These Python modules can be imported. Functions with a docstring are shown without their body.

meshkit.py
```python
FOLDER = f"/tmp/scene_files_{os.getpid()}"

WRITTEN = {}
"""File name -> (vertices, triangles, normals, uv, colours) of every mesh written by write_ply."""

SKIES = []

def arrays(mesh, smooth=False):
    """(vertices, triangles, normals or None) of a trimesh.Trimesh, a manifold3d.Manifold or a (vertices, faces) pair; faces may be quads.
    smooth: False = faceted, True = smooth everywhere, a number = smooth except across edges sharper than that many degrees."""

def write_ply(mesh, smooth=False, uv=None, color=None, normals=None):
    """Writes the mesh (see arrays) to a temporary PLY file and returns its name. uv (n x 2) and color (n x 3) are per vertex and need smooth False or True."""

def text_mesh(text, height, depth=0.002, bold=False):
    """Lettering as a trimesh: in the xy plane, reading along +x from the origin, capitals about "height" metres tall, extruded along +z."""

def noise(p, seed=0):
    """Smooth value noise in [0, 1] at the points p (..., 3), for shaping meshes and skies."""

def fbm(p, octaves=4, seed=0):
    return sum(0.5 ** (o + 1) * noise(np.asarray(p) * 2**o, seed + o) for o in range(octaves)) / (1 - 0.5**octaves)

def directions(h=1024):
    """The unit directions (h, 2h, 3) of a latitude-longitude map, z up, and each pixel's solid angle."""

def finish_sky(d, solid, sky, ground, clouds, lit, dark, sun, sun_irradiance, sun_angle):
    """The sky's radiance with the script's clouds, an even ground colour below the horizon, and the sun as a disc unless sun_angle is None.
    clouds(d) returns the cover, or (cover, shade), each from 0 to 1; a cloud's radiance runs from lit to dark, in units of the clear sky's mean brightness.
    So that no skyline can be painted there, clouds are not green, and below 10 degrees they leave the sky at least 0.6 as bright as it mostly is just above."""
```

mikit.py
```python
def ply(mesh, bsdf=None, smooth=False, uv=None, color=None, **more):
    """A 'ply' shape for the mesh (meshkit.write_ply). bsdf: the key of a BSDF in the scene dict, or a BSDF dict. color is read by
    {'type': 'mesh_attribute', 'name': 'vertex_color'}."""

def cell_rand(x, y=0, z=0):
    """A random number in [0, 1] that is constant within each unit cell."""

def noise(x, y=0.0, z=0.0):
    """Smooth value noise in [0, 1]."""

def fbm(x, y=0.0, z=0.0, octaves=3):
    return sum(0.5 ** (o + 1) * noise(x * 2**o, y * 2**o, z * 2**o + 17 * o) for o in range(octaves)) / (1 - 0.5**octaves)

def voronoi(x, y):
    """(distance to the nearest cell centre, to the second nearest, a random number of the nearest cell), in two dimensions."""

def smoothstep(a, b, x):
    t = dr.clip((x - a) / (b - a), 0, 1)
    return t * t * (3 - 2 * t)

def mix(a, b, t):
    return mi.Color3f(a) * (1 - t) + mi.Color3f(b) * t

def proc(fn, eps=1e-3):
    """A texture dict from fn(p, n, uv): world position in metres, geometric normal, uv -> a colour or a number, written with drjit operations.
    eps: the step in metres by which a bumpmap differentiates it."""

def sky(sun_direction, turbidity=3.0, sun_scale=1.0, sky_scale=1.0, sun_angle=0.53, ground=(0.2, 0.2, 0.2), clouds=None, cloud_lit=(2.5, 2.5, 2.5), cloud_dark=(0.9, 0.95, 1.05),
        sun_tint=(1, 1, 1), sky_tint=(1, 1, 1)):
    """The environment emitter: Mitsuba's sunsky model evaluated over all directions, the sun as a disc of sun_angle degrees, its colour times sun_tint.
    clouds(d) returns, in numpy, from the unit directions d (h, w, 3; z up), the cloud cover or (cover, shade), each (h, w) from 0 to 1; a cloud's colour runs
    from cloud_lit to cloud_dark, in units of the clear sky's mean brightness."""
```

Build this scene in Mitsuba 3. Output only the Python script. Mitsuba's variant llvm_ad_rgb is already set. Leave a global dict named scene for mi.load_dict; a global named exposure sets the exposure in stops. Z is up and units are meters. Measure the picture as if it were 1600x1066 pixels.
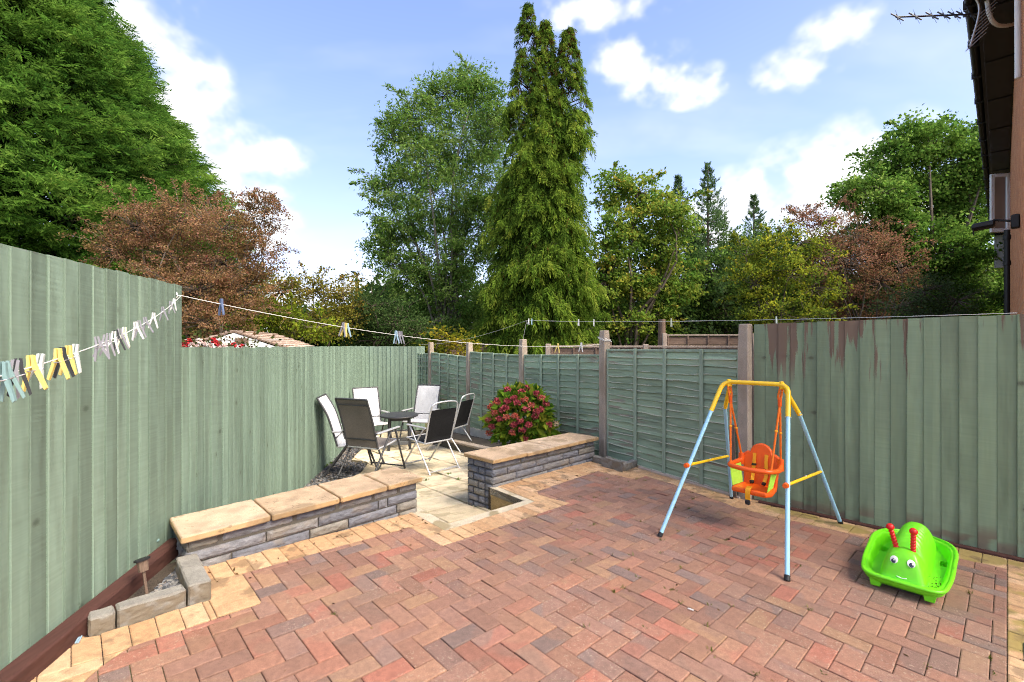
import math, numpy as np, trimesh, drjit as dr, mitsuba as mi, mikit, meshkit
from mikit import noise, fbm, voronoi, cell_rand, smoothstep, mix, proc
from shapely.geometry import Polygon, box as sbox, LineString, Point
from shapely.ops import unary_union

T = mi.ScalarTransform4f
scene, labels = {}, {}
RNG = np.random.default_rng(7)

# ------------------------------------------------------------------ camera, sky, exposure
CAM_H = 1.42
scene['camera'] = {'type': 'perspective', 'fov': 95.23, 'fov_axis': 'x', 'near_clip': 0.05, 'far_clip': 2000.0,
                   'to_world': T().look_at(origin=[0, 0, CAM_H], target=[0, 10, CAM_H], up=[0, 0, 1])}
exposure = 3.72


def sky_clouds(d):
    """cumulus banks at bearings (degrees) as seen on the day, and scattered fair-weather cloud all round"""
    az, el = np.degrees(np.arctan2(d[..., 0], d[..., 1])), np.degrees(np.arcsin(np.clip(d[..., 2], -1, 1)))
    q = d / np.maximum(d[..., 2:3] + 0.25, 0.08)
    big = meshkit.fbm(q * 3.0 + 5.0, 5, seed=3)
    fine = meshkit.fbm(d * 14.0 + 9.0, 5, seed=11)
    puff = meshkit.fbm(d * 34.0, 4, seed=21)
    banks = [(-38, 28.5, 4.2, 6), (-35.5, 22, 5.2, 5.5), (-32, 18.2, 5.2, 4.6), (-29, 14.0, 4.4, 3.8), (-26.5, 19.2, 3.4, 1.9), (-29.5, 10.8, 4.0, 2.6),
             (13.5, 30.2, 3.6, 2.8), (17.0, 28.6, 4.4, 2.6), (21.0, 26.8, 4.0, 1.9), (12, 35, 9, 1.8), (27, 14.8, 5.0, 3.4), (32, 15.2, 6.2, 4.6), (37, 16.4, 5.4, 4.6), (24, 12.4, 5.6, 3.4), (38, 12, 7, 4.6),
             (31, 26.4, 4.2, 1.8), (35, 28.4, 3.6, 1.9), (-18, 5.5, 9, 2.2), (-26, 5.8, 6, 1.8), (-44, 36, 7, 4), (60, 20, 9, 6), (-70, 18, 10, 7), (85, 14, 12, 6)]
    m = np.zeros(az.shape)
    for a, e, ra, re in banks:
        m = np.maximum(m, 1.42 - np.hypot((az - a) / ra, (el - e) / re) * 0.98)
    env = np.clip(m * 1.6, 0, 1)
    m = m + ((fine - 0.5) * 3.2 + (puff - 0.5) * 1.5) * env - 0.06
    cover = np.clip((m - 0.06) / 1.25, 0, 1); cover = cover * cover * (3 - 2 * cover)
    behind = np.clip((np.abs(az) - 50) / 20, 0, 1)
    scat = np.clip((big - 0.52) / 0.16, 0, 1) * behind
    wisp = np.clip((meshkit.fbm(q * np.array([2.0, 5.0, 3.0]) + 2, 5, seed=31) - 0.5) / 0.4, 0, 1) * 0.28
    low = np.clip((9 - el) / 9, 0, 1) * 0.45
    c = np.clip(np.maximum(np.maximum(cover * 0.94, scat), np.maximum(wisp, low)), 0, 1)
    shade = np.clip(0.9 - (fine - 0.35) * 2.2 - (puff - 0.5) * 0.8, 0, 1) * 0.8
    return c, shade


scene['sky'] = mikit.sky([0.60, -0.42, 0.82], turbidity=3.0, sun_scale=0.50, sun_angle=36.0, sky_scale=0.80, clouds=sky_clouds,
                         cloud_lit=(1.62, 1.62, 1.62), cloud_dark=(1.02, 1.07, 1.15), sun_tint=(0.90, 0.97, 1.08), sky_tint=(1.24, 0.96, 0.94), ground=(0.14, 0.13, 0.1))

# ------------------------------------------------------------------ frames
A = np.array([math.sin(math.radians(46.66)), math.cos(math.radians(46.66))])   # along the garden walls
Bv = np.array([A[1], -A[0]])                                                    # away from the garden, towards the house


def plane_hi(x, y): return -0.0375 * x - 0.004 * y             # the block-paved patio drains to the right
def plane_lo(x, y): return 0.05 + 0.04 * x - 0.06 * y          # the sunken slab terrace falls away


def ab2xy(a, b): return np.stack([A[0] * np.asarray(a) + Bv[0] * np.asarray(b), A[1] * np.asarray(a) + Bv[1] * np.asarray(b)], -1)
def xy2ab(xy): xy = np.asarray(xy, float); return np.stack([xy[..., 0] * A[0] + xy[..., 1] * A[1], xy[..., 0] * Bv[0] + xy[..., 1] * Bv[1]], -1)


def on_hi(v):
    """(a, b, height above the patio) -> world"""
    v = np.asarray(v, float); xy = ab2xy(v[..., 0], v[..., 1])
    return np.concatenate([xy, (v[..., 2] + plane_hi(xy[..., 0], xy[..., 1]))[..., None]], -1)


def lvl(v):
    """(a, b, world z) -> world"""
    v = np.asarray(v, float)
    return np.concatenate([ab2xy(v[..., 0], v[..., 1]), v[..., 2:3]], -1)


def on_lo(v):
    v = np.asarray(v, float)
    return np.concatenate([v[..., :2], (v[..., 2] + plane_lo(v[..., 0], v[..., 1]))[..., None]], -1)


def at(px, py, Y):
    """a point Y metres ahead, on the bearing and elevation that were read off the survey photograph (1600 wide)"""
    return np.array([(px - 800) / 730.0 * Y, Y, CAM_H + (533 - py) / 730.0 * Y])


def view_px(p):
    p = np.asarray(p, float); y = np.maximum(p[..., 1], 1e-3)
    return np.stack([800 + 730 * p[..., 0] / y, 533 - 730 * (p[..., 2] - CAM_H) / y], -1)


def frame(origin, x, y):
    """affine map from local (x right, y forward, z up) to world"""
    x = np.append(np.asarray(x, float)[:2], 0); x /= np.linalg.norm(x); y = np.append(np.asarray(y, float)[:2], 0); y /= np.linalg.norm(y)
    M = np.stack([x, y, [0, 0, 1.0]], 0); o = np.asarray(origin, float)
    return lambda v: np.asarray(v, float) @ M + o


def unit(v): v = np.asarray(v, float); return v / np.maximum(np.linalg.norm(v, axis=-1, keepdims=True), 1e-12)


# ------------------------------------------------------------------ meshes
class MB:
    def __init__(self): self.v, self.f, self.uv, self.n = [], [], [], 0

    def add(self, v, f, uv=None):
        v = np.asarray(v, float).reshape(-1, 3); f = np.asarray(f, int)
        if f.shape[1] == 4: f = np.vstack([f[:, [0, 1, 2]], f[:, [0, 2, 3]]])
        self.v.append(v); self.f.append(f + self.n); self.n += len(v)
        uv = np.zeros(2) if uv is None else np.asarray(uv, float)
        self.uv.append(np.broadcast_to(uv, (len(v), 2)))
        return self

    def mesh(self, other, uv=None):
        if hasattr(other, 'to_mesh'):
            m = other.to_mesh(); return self.add(m.vert_properties[:, :3], m.tri_verts, uv)
        return self.add(other.vertices, other.faces, uv)

    def box(self, lo, hi, uv=None, tf=None, ch=0.0):
        lo, hi = np.asarray(lo, float), np.asarray(hi, float)
        if ch <= 0:
            v = np.array([[x, y, z] for z in (0, 1) for y in (0, 1) for x in (0, 1)], float) * (hi - lo) + lo
            f = [[0, 2, 3, 1], [4, 5, 7, 6], [0, 1, 5, 4], [2, 6, 7, 3], [0, 4, 6, 2], [1, 3, 7, 5]]
        else:
            v, f = chamfered(lo, hi, ch)
        return self.add(v if tf is None else tf(v), f, uv)

    def tube(self, path, r, sides=8, uv=None, cap=True, tf=None):
        v, f = tube(path, r, sides, cap)
        return self.add(v if tf is None else tf(v), f, uv)

    def get(self):
        return np.vstack(self.v), np.vstack(self.f), np.vstack(self.uv)

    def put(self, key, bsdf, smooth=False, uv=False):
        v, f, t = self.get()
        scene[key] = mikit.ply((v, f), bsdf, smooth=smooth, **({'uv': t} if uv else {}))
        return key


def chamfered(lo, hi, c):
    c = min(c, *(0.49 * (hi - lo)))
    pts, idx = [], {}
    for sx in (0, 1):
        for sy in (0, 1):
            for sz in (0, 1):
                s = np.array([sx, sy, sz]); p = np.where(s, hi, lo); d = np.where(s, -1, 1) * c
                for k in range(3):
                    q = p + d; q[k] = p[k]; idx[(sx, sy, sz, k)] = len(pts); pts.append(q)
    f = []
    for k in range(3):
        u, w = [(1, 2), (0, 2), (0, 1)][k]
        for s in (0, 1):
            q = []
            for (i, j) in ((0, 0), (1, 0), (1, 1), (0, 1)):
                t = [0, 0, 0]; t[k] = s; t[u] = i; t[w] = j; q.append(idx[(*t, k)])
            f.append(q)
    for k in range(3):       # edges along k
        u, w = [(1, 2), (0, 2), (0, 1)][k]
        for i in (0, 1):
            for j in (0, 1):
                t0, t1 = [0, 0, 0], [0, 0, 0]
                t0[u] = t1[u] = i; t0[w] = t1[w] = j; t1[k] = 1
                f.append([idx[(*t0, u)], idx[(*t0, w)], idx[(*t1, w)], idx[(*t1, u)]])
    f = np.array(f); tri = np.vstack([f[:, [0, 1, 2]], f[:, [0, 2, 3]]])
    cor = [[idx[(x, y, z, k)] for k in range(3)] for x in (0, 1) for y in (0, 1) for z in (0, 1)]
    pts = np.array(pts); f = np.vstack([tri, cor]); ctr = (lo + hi) / 2
    n = np.cross(pts[f[:, 1]] - pts[f[:, 0]], pts[f[:, 2]] - pts[f[:, 0]]); flip = (n * (pts[f].mean(1) - ctr)).sum(1) < 0
    f[flip] = f[flip][:, ::-1]
    return pts, f


def tube(path, r, sides=8, cap=True):
    p = np.asarray(path, float); n = len(p); r = np.broadcast_to(np.asarray(r, float), (n,))
    t = np.gradient(p, axis=0) if n > 2 else np.repeat((p[1] - p[0])[None], 2, 0)
    t = unit(t); up = np.array([0, 0, 1.0]) if abs(t[0][2]) < 0.9 else np.array([1.0, 0, 0])
    x = unit(np.cross(t[0], up)); V = []
    ang = np.arange(sides) * 2 * np.pi / sides
    for i in range(n):
        x = unit(x - t[i] * (x @ t[i])); y = np.cross(t[i], x)
        V.append(p[i] + r[i] * (np.cos(ang)[:, None] * x + np.sin(ang)[:, None] * y))
    V = np.vstack(V); F = []
    for i in range(n - 1):
        for k in range(sides):
            a, b = i * sides + k, i * sides + (k + 1) % sides
            F += [[a, b, b + sides], [a, b + sides, a + sides]]
    if cap:
        V = np.vstack([V, p[0], p[-1]]); m = len(V)
        for k in range(sides):
            F += [[(k + 1) % sides, k, m - 2], [(n - 1) * sides + k, (n - 1) * sides + (k + 1) % sides, m - 1]]
    return V, np.array(F)


def smooth_path(pts, n=8):
    """Catmull-Rom through the points"""
    p = np.asarray(pts, float); p = np.vstack([2 * p[0] - p[1], p, 2 * p[-1] - p[-2]]); out = []
    for i in range(1, len(p) - 2):
        for t in np.arange(n) / n:
            out.append(0.5 * (2 * p[i] + (p[i + 1] - p[i - 1]) * t + (2 * p[i - 1] - 5 * p[i] + 4 * p[i + 1] - p[i + 2]) * t * t + (3 * p[i] - p[i - 1] - 3 * p[i + 1] + p[i + 2]) * t ** 3))
    return np.array(out + [p[-2]])


def bent(pts, rad, n=5):
    """polyline with rounded corners"""
    p = [np.asarray(q, float) for q in pts]; out = [p[0]]
    for i in range(1, len(p) - 1):
        a, b = p[i] + unit(p[i - 1] - p[i]) * rad, p[i] + unit(p[i + 1] - p[i]) * rad
        for t in np.linspace(0, 1, n): out.append((1 - t) ** 2 * a + 2 * t * (1 - t) * p[i] + t * t * b)
    return np.array(out + [p[-1]])


def sphere(c, r, sub=2, scale=(1, 1, 1)):
    m = trimesh.creation.icosphere(subdivisions=sub, radius=1.0)
    return np.asarray(m.vertices) * r * np.asarray(scale) + np.asarray(c), np.asarray(m.faces)


_used = {}
def num(name):
    k = _used.get(name, 0); _used[name] = k + 1
    return name if k == 0 else f'{name}_{k:03d}'


def tag(key, label=None, category=None, group=None, kind=None):
    d = {}
    if label: d['label'] = label
    if category: d['category'] = category
    if group: d['group'] = group
    if kind: d['kind'] = kind
    labels[key] = d
    return key


def thing(name, label, category, group=None): return tag(num(name), label, category, group)
def sub(parent, name): return num(parent + '__' + name)


# ------------------------------------------------------------------ materials
def rgb(*c): return {'type': 'rgb', 'value': list(map(float, c))}
def plain(key, color, rough=0.6, **kw):
    scene[key] = {'type': 'twosided', 'bsdf': {'type': 'principled', 'base_color': color if isinstance(color, dict) else rgb(*color), 'roughness': rough, **kw}}
    return key
def bumped(key, color, bump, height, rough=0.75, eps=1e-3, **kw):
    """height: metres of relief for a texture value of 1"""
    scene[key] = {'type': 'twosided', 'bsdf': {'type': 'bumpmap', 'arbitrary': proc(bump, eps), 'scale': float(height),
                  'nested': {'type': 'principled', 'base_color': proc(color), 'roughness': rough, **kw}}}
    return key
def pick(t, cols):
    """one of the colours by t in [0, 1]"""
    n = len(cols); out = mi.Color3f(*cols[-1])
    for i in range(n - 2, -1, -1): out = dr.select(t < (i + 1) / n, mi.Color3f(*cols[i]), out)
    return out


PAVER = [(0.2734, 0.1417, 0.0978), (0.2598, 0.139, 0.0995), (0.2388, 0.1327, 0.0995), (0.2899, 0.1562, 0.1022), (0.3053, 0.1237, 0.0853), (0.2661, 0.1453, 0.1013), (0.2261, 0.1327, 0.1049), (0.2507, 0.1364, 0.0995), (0.3026, 0.1749, 0.1066), (0.2825, 0.1345, 0.0924), (0.1959, 0.1327, 0.1137), (0.278, 0.1507, 0.1022), (0.2661, 0.1417, 0.0995), (0.2462, 0.1364, 0.1013), (0.237, 0.139, 0.1022), (0.2871, 0.1435, 0.0978)]
def c_paver(p, n, uv):
    a, b = pick(uv.x, PAVER), pick(uv.y, PAVER)
    t = smoothstep(0.46, 0.60, fbm(p.x * 7 + uv.x * 40, p.y * 7 + uv.y * 30, 0, 2)) * 0.6
    c = mix(a, b, t)
    g = noise(p.x * 420, p.y * 420, p.z * 60); h = fbm(p.x * 60, p.y * 60, 1.3, 3)
    c = c * (0.84 + 0.30 * cell_rand(uv.x * 977, uv.y * 991)) * (0.74 + 0.38 * g) * (0.72 + 0.56 * h)
    dirt = smoothstep(0.55, 0.75, fbm(p.x * 2.3, p.y * 2.3, 0, 4)) * 0.28
    c = mix(c, mi.Color3f(.16, .12, .09), dirt)
    spot = smoothstep(0.80, 0.86, noise(p.x * 150, p.y * 150, 4.0)) * 0.30
    return mix(c, mi.Color3f(.44, .38, .30), spot * smoothstep(0.5, 0.6, fbm(p.x * 3, p.y * 3, 5, 2)))
def h_grain(p, n, uv): return 0.6 * noise(p.x * 300, p.y * 300, p.z * 300) + 0.4 * noise(p.x * 110, p.y * 110, p.z * 110)
bumped('m_paver', c_paver, h_grain, 0.0018, 0.85)

def c_buff(p, n, uv):
    a = pick(uv.x, [(.47, .29, .155), (.50, .32, .175), (.44, .26, .135), (.52, .34, .20), (.46, .285, .155)])
    h = fbm(p.x * 40, p.y * 40, 0, 3); g = noise(p.x * 400, p.y * 400, 0)
    c = a * (0.8 + 0.28 * g) * (0.74 + 0.5 * h)
    moss = smoothstep(0.52, 0.66, fbm(p.x * 5, p.y * 5, 3, 4)) * smoothstep(1.7, 2.6, p.x)
    c = mix(c, mi.Color3f(.24, .19, .045), moss * 0.75)
    dirt = smoothstep(0.62, 0.75, fbm(p.x * 9, p.y * 9, 7, 4)) * 0.55
    return mix(c, mi.Color3f(.13, .09, .05), dirt)
bumped('m_buff', c_buff, h_grain, 0.0016, 0.85)

def c_joint(p, n, uv): return mix((.050, .038, .028), (.085, .078, .035), smoothstep(0.5, 0.7, fbm(p.x * 6, p.y * 6, 0, 3))) * (0.6 + 0.8 * noise(p.x * 200, p.y * 200, 0))
bumped('m_joint', c_joint, h_grain, 0.003, 0.95)

def c_slab(p, n, uv):
    a = pick(uv.x, [(.52, .44, .30), (.56, .47, .31), (.48, .395, .26), (.58, .50, .36)])
    h = fbm(p.x * 9, p.y * 9, 0, 4)
    c = a * (0.70 + 0.6 * h) * (0.9 + 0.2 * noise(p.x * 240, p.y * 240, 0))
    st = smoothstep(0.54, 0.72, fbm(p.x * 2.4 + 4, p.y * 2.4, 2, 4))
    c = mix(c, mi.Color3f(.34, .27, .165), st * 0.4)
    w = smoothstep(0.62, 0.72, fbm(p.x * 6, p.y * 6, 9, 3))
    return mix(c, mi.Color3f(.20, .16, .085), w * 0.45)
def h_riven(p, n, uv): return fbm(p.x * 22, p.y * 22, p.z * 22, 4)
bumped('m_slab', c_slab, h_riven, 0.006, 0.8)

def c_coping(p, n, uv):
    a = pick(uv.x, [(.40, .295, .20), (.43, .325, .225), (.38, .275, .18)])
    h = fbm(p.x * 14, p.y * 14, p.z * 14, 4)
    c = a * (0.68 + 0.62 * h) * (0.85 + 0.3 * noise(p.x * 260, p.y * 260, p.z * 260))
    side = 1 - smoothstep(0.5, 0.8, dr.abs(n.z))
    c = mix(c, mi.Color3f(.46, .27, .09), side * 0.55)
    st = smoothstep(0.55, 0.70, fbm(p.x * 5, p.y * 5, p.z * 5 + 3, 4))
    c = mix(c, mi.Color3f(.22, .155, .09), st * 0.7)
    return mix(c, mi.Color3f(.16, .12, .07), smoothstep(0.70, 0.78, noise(p.x * 70, p.y * 70, p.z * 70)) * smoothstep(0.5, 0.62, fbm(p.x * 8, p.y * 8, 4, 3)) * 0.6)
bumped('m_coping', c_coping, h_riven, 0.010, 0.85)

def c_stone(p, n, uv):
    a = pick(uv.x, [(.145, .15, .172), (.18, .182, .20), (.125, .13, .15), (.185, .18, .18), (.16, .162, .178), (.20, .185, .16)])
    h = fbm(p.x * 24, p.y * 24, p.z * 40, 4)
    c = a * (0.55 + 0.95 * h) * (0.8 + 0.4 * noise(p.x * 200, p.y * 200, p.z * 200))
    och = smoothstep(0.55, 0.72, fbm(p.x * 7 + 2, p.y * 7, p.z * 12, 3))
    return mix(c, mi.Color3f(.27, .20, .115), och * 0.28)
def h_stone(p, n, uv): return fbm(p.x * 45, p.y * 45, p.z * 60, 4)
bumped('m_stone', c_stone, h_stone, 0.016, 0.9)

def c_mortar(p, n, uv): return mix((.07, .066, .062), (.13, .115, .09), fbm(p.x * 20, p.y * 20, p.z * 20, 3))
bumped('m_mortar', c_mortar, h_stone, 0.004, 0.95)

def c_conc(p, n, uv):
    h = fbm(p.x * 18, p.y * 18, p.z * 9, 4); g = noise(p.x * 330, p.y * 330, p.z * 330)
    c = mix((.30, .245, .19), (.42, .35, .28), h) * (0.72 + 0.5 * g)
    st = smoothstep(0.55, 0.7, fbm(p.x * 6, p.y * 6, p.z * 2.2, 3))
    return mix(c, mi.Color3f(.22, .17, .12), st * 0.5)
bumped('m_post', c_conc, h_grain, 0.003, 0.9)

def c_lip(p, n, uv):
    h = fbm(p.x * 12, p.y * 12, p.z * 12, 4)
    c = mix((.40, .34, .23), (.60, .53, .40), h) * (0.75 + 0.4 * noise(p.x * 300, p.y * 300, p.z * 300))
    return mix(c, mi.Color3f(.20, .145, .06), smoothstep(0.52, 0.68, fbm(p.x * 7, p.y * 7, p.z * 7 + 2, 4)) * 0.7)
bumped('m_lip', c_lip, h_stone, 0.006, 0.85)
def c_ochre(p, n, uv): return mix((.22, .14, .05), (.46, .33, .15), fbm(p.x * 14, p.y * 14, p.z * 14, 4)) * (0.7 + 0.5 * noise(p.x * 120, p.y * 120, p.z * 120))
bumped('m_ochre', c_ochre, h_stone, 0.008, 0.9)
def c_kerb(p, n, uv):
    h = fbm(p.x * 26, p.y * 26, p.z * 26, 4)
    c = mix((.15, .14, .125), (.30, .285, .25), h) * (0.75 + 0.4 * noise(p.x * 300, p.y * 300, p.z * 300))
    side = 1 - smoothstep(0.4, 0.8, dr.abs(n.z))
    return mix(c, mi.Color3f(.15, .115, .07), side * smoothstep(0.4, 0.6, fbm(p.x * 15, p.y * 15, p.z * 15 + 6, 3)) * 0.7)
bumped('m_kerb', c_kerb, h_stone, 0.008, 0.9)

def wood_color(base, dark, pale, peel):
    def fn(p, n, uv):
        s = (p.x * 0.83 + p.y * 0.56) + uv.x * 9.0
        g = fbm(s * 55, p.z * 2.2 + uv.x * 20, 0, 3); fine = noise(s * 260, p.z * 5, uv.x * 10)
        c = mi.Color3f(*base) * (0.76 + 0.42 * uv.y) * (0.93 + 0.14 * g) * (0.95 + 0.10 * fine)
        saw = noise(s * 3, p.z * 190 + s * 30, uv.x * 5)
        c = c * (0.93 + 0.14 * saw)
        kx, kz = s * 9.0, p.z * 4.2 + uv.x * 31
        d1, d2, kr = voronoi(kx, kz)
        knot = (1 - smoothstep(0.02, 0.10, d1)) * smoothstep(0.76, 0.80, kr); halo = (1 - smoothstep(0.05, 0.24, d1)) * smoothstep(0.76, 0.80, kr)
        c = mix(c, mi.Color3f(*dark), halo * 0.35)
        c = mix(c, mi.Color3f(*dark) * 0.5, knot * 0.75)
        blot = smoothstep(0.55, 0.75, fbm(s * 7, p.z * 1.6 + uv.x * 7, 3, 4))
        c = mix(c, mi.Color3f(*dark), blot * 0.22)
        hi = smoothstep(0.60, 0.78, fbm(s * 16, p.z * 1.1 + uv.x * 3, 8, 3))
        c = mix(c, mi.Color3f(*pale), hi * 0.16)
        if peel:
            w = p.x * 0.77 - p.y * 0.64
            patch = smoothstep(-1.25, -0.95, w) * (1 - smoothstep(-0.40, 0.05, w)) * (0.55 + 0.6 * noise(w * 5 + 5.0, 0, 3))
            streak = 0.55 * fbm(w * 40, p.z * 2.6, 2, 4) + 0.45 * fbm(w * 13, p.z * 1.6, 5, 3)
            bias = smoothstep(0.98, 1.60, p.z) * 0.20 * patch + smoothstep(1.35, 1.62, p.z) * 0.05 - 0.07
            m = smoothstep(0.545, 0.60, streak + bias) * smoothstep(0.9, 1.3, p.z)
            low = (1 - smoothstep(-0.04, 0.10, p.z + 0.1 * fbm(s * 5, 0, 1, 3))) * smoothstep(0.45, 0.6, fbm(s * 11, p.z * 9, 2, 3))
            c = mix(c, mi.Color3f(.135, .082, .060), dr.maximum(m, low * 0.8) * 0.9)
        return c
    return fn
def h_wood(p, n, uv):
    s = (p.x * 0.83 + p.y * 0.56) + uv.x * 9.0
    return 0.6 * fbm(s * 70, p.z * 3 + uv.x * 20, 0, 3) + 0.4 * noise(s * 3, p.z * 150 + s * 25, uv.x * 5)
bumped('m_board', wood_color((.156, .220, .168), (.11, .15, .105), (.23, .30, .23), False), h_wood, 0.0012, 0.75)
bumped('m_board_right', wood_color((.165, .222, .140), (.105, .12, .076), (.195, .245, .158), True), h_wood, 0.0012, 0.75)

def c_slat(p, n, uv):
    s = p.x * 0.83 - p.y * 0.56
    g = fbm(s * 3 + uv.x * 20, p.z * 60, 0, 3); fine = noise(s * 8, p.z * 300, uv.x * 9)
    c = mi.Color3f(.265, .350, .235) * (0.80 + 0.34 * uv.x) * (0.76 + 0.42 * g) * (0.9 + 0.2 * fine)
    bare = smoothstep(0.57, 0.66, fbm(s * 2.6 + uv.x * 11, p.z * 22, 4, 4)) * smoothstep(0.48, 0.62, fbm(s * 0.9, p.z * 2.2, 1, 2))
    c = mix(c, mi.Color3f(.24, .19, .15), bare * 0.8)
    blk = smoothstep(0.60, 0.70, fbm(s * 2.1 + 7, p.z * 26 + uv.x * 5, 9, 4))
    c = mix(c, mi.Color3f(.10, .115, .09), blk * 0.4)
    worn = uv.y * smoothstep(0.30, 0.5, fbm(s * 4 + uv.x * 30, 0, 2, 3))
    return mix(c, mi.Color3f(.50, .48, .38), worn * 0.85)
def h_slat(p, n, uv): return fbm((p.x * 0.83 - p.y * 0.56) * 6 + uv.x * 20, p.z * 140, 0, 3)
bumped('m_slat', c_slat, h_slat, 0.003, 0.8)
def c_batten(p, n, uv): return mi.Color3f(.26, .335, .245) * (0.75 + 0.5 * fbm(p.x * 30, p.y * 30, p.z * 4, 3)) * (0.9 + 0.2 * uv.x)
bumped('m_batten', c_batten, h_grain, 0.002, 0.8)
def c_brownwood(p, n, uv): return mix((.10, .062, .043), (.24, .165, .12), fbm(p.x * 3 + p.y * 3 + uv.x * 9, p.z * 40, 0, 3)) * (0.75 + 0.5 * uv.x)
plain('m_brownwood', proc(c_brownwood), 0.85)
def c_palewood(p, n, uv): return mix((.30, .23, .18), (.46, .38, .31), fbm(p.x * 14, p.y * 14, p.z * 9, 3))
plain('m_palewood', proc(c_palewood), 0.85)

def c_sleeper(p, n, uv):
    top = smoothstep(0.5, 0.9, n.z)
    s = p.x * 0.17 - p.y * 0.98
    g = fbm(p.x * 90, s * 6, p.z * 60, 3)
    red = mi.Color3f(.060, .022, .016) * (0.6 + 0.8 * g)
    bare = mix((.10, .07, .048), (.25, .185, .12), g)
    w = smoothstep(0.34, 0.46, fbm(p.x * 14, p.y * 5, 2, 4)) * top
    return mix(red, bare, w)
bumped('m_sleeper', c_sleeper, h_riven, 0.006, 0.85)

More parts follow.
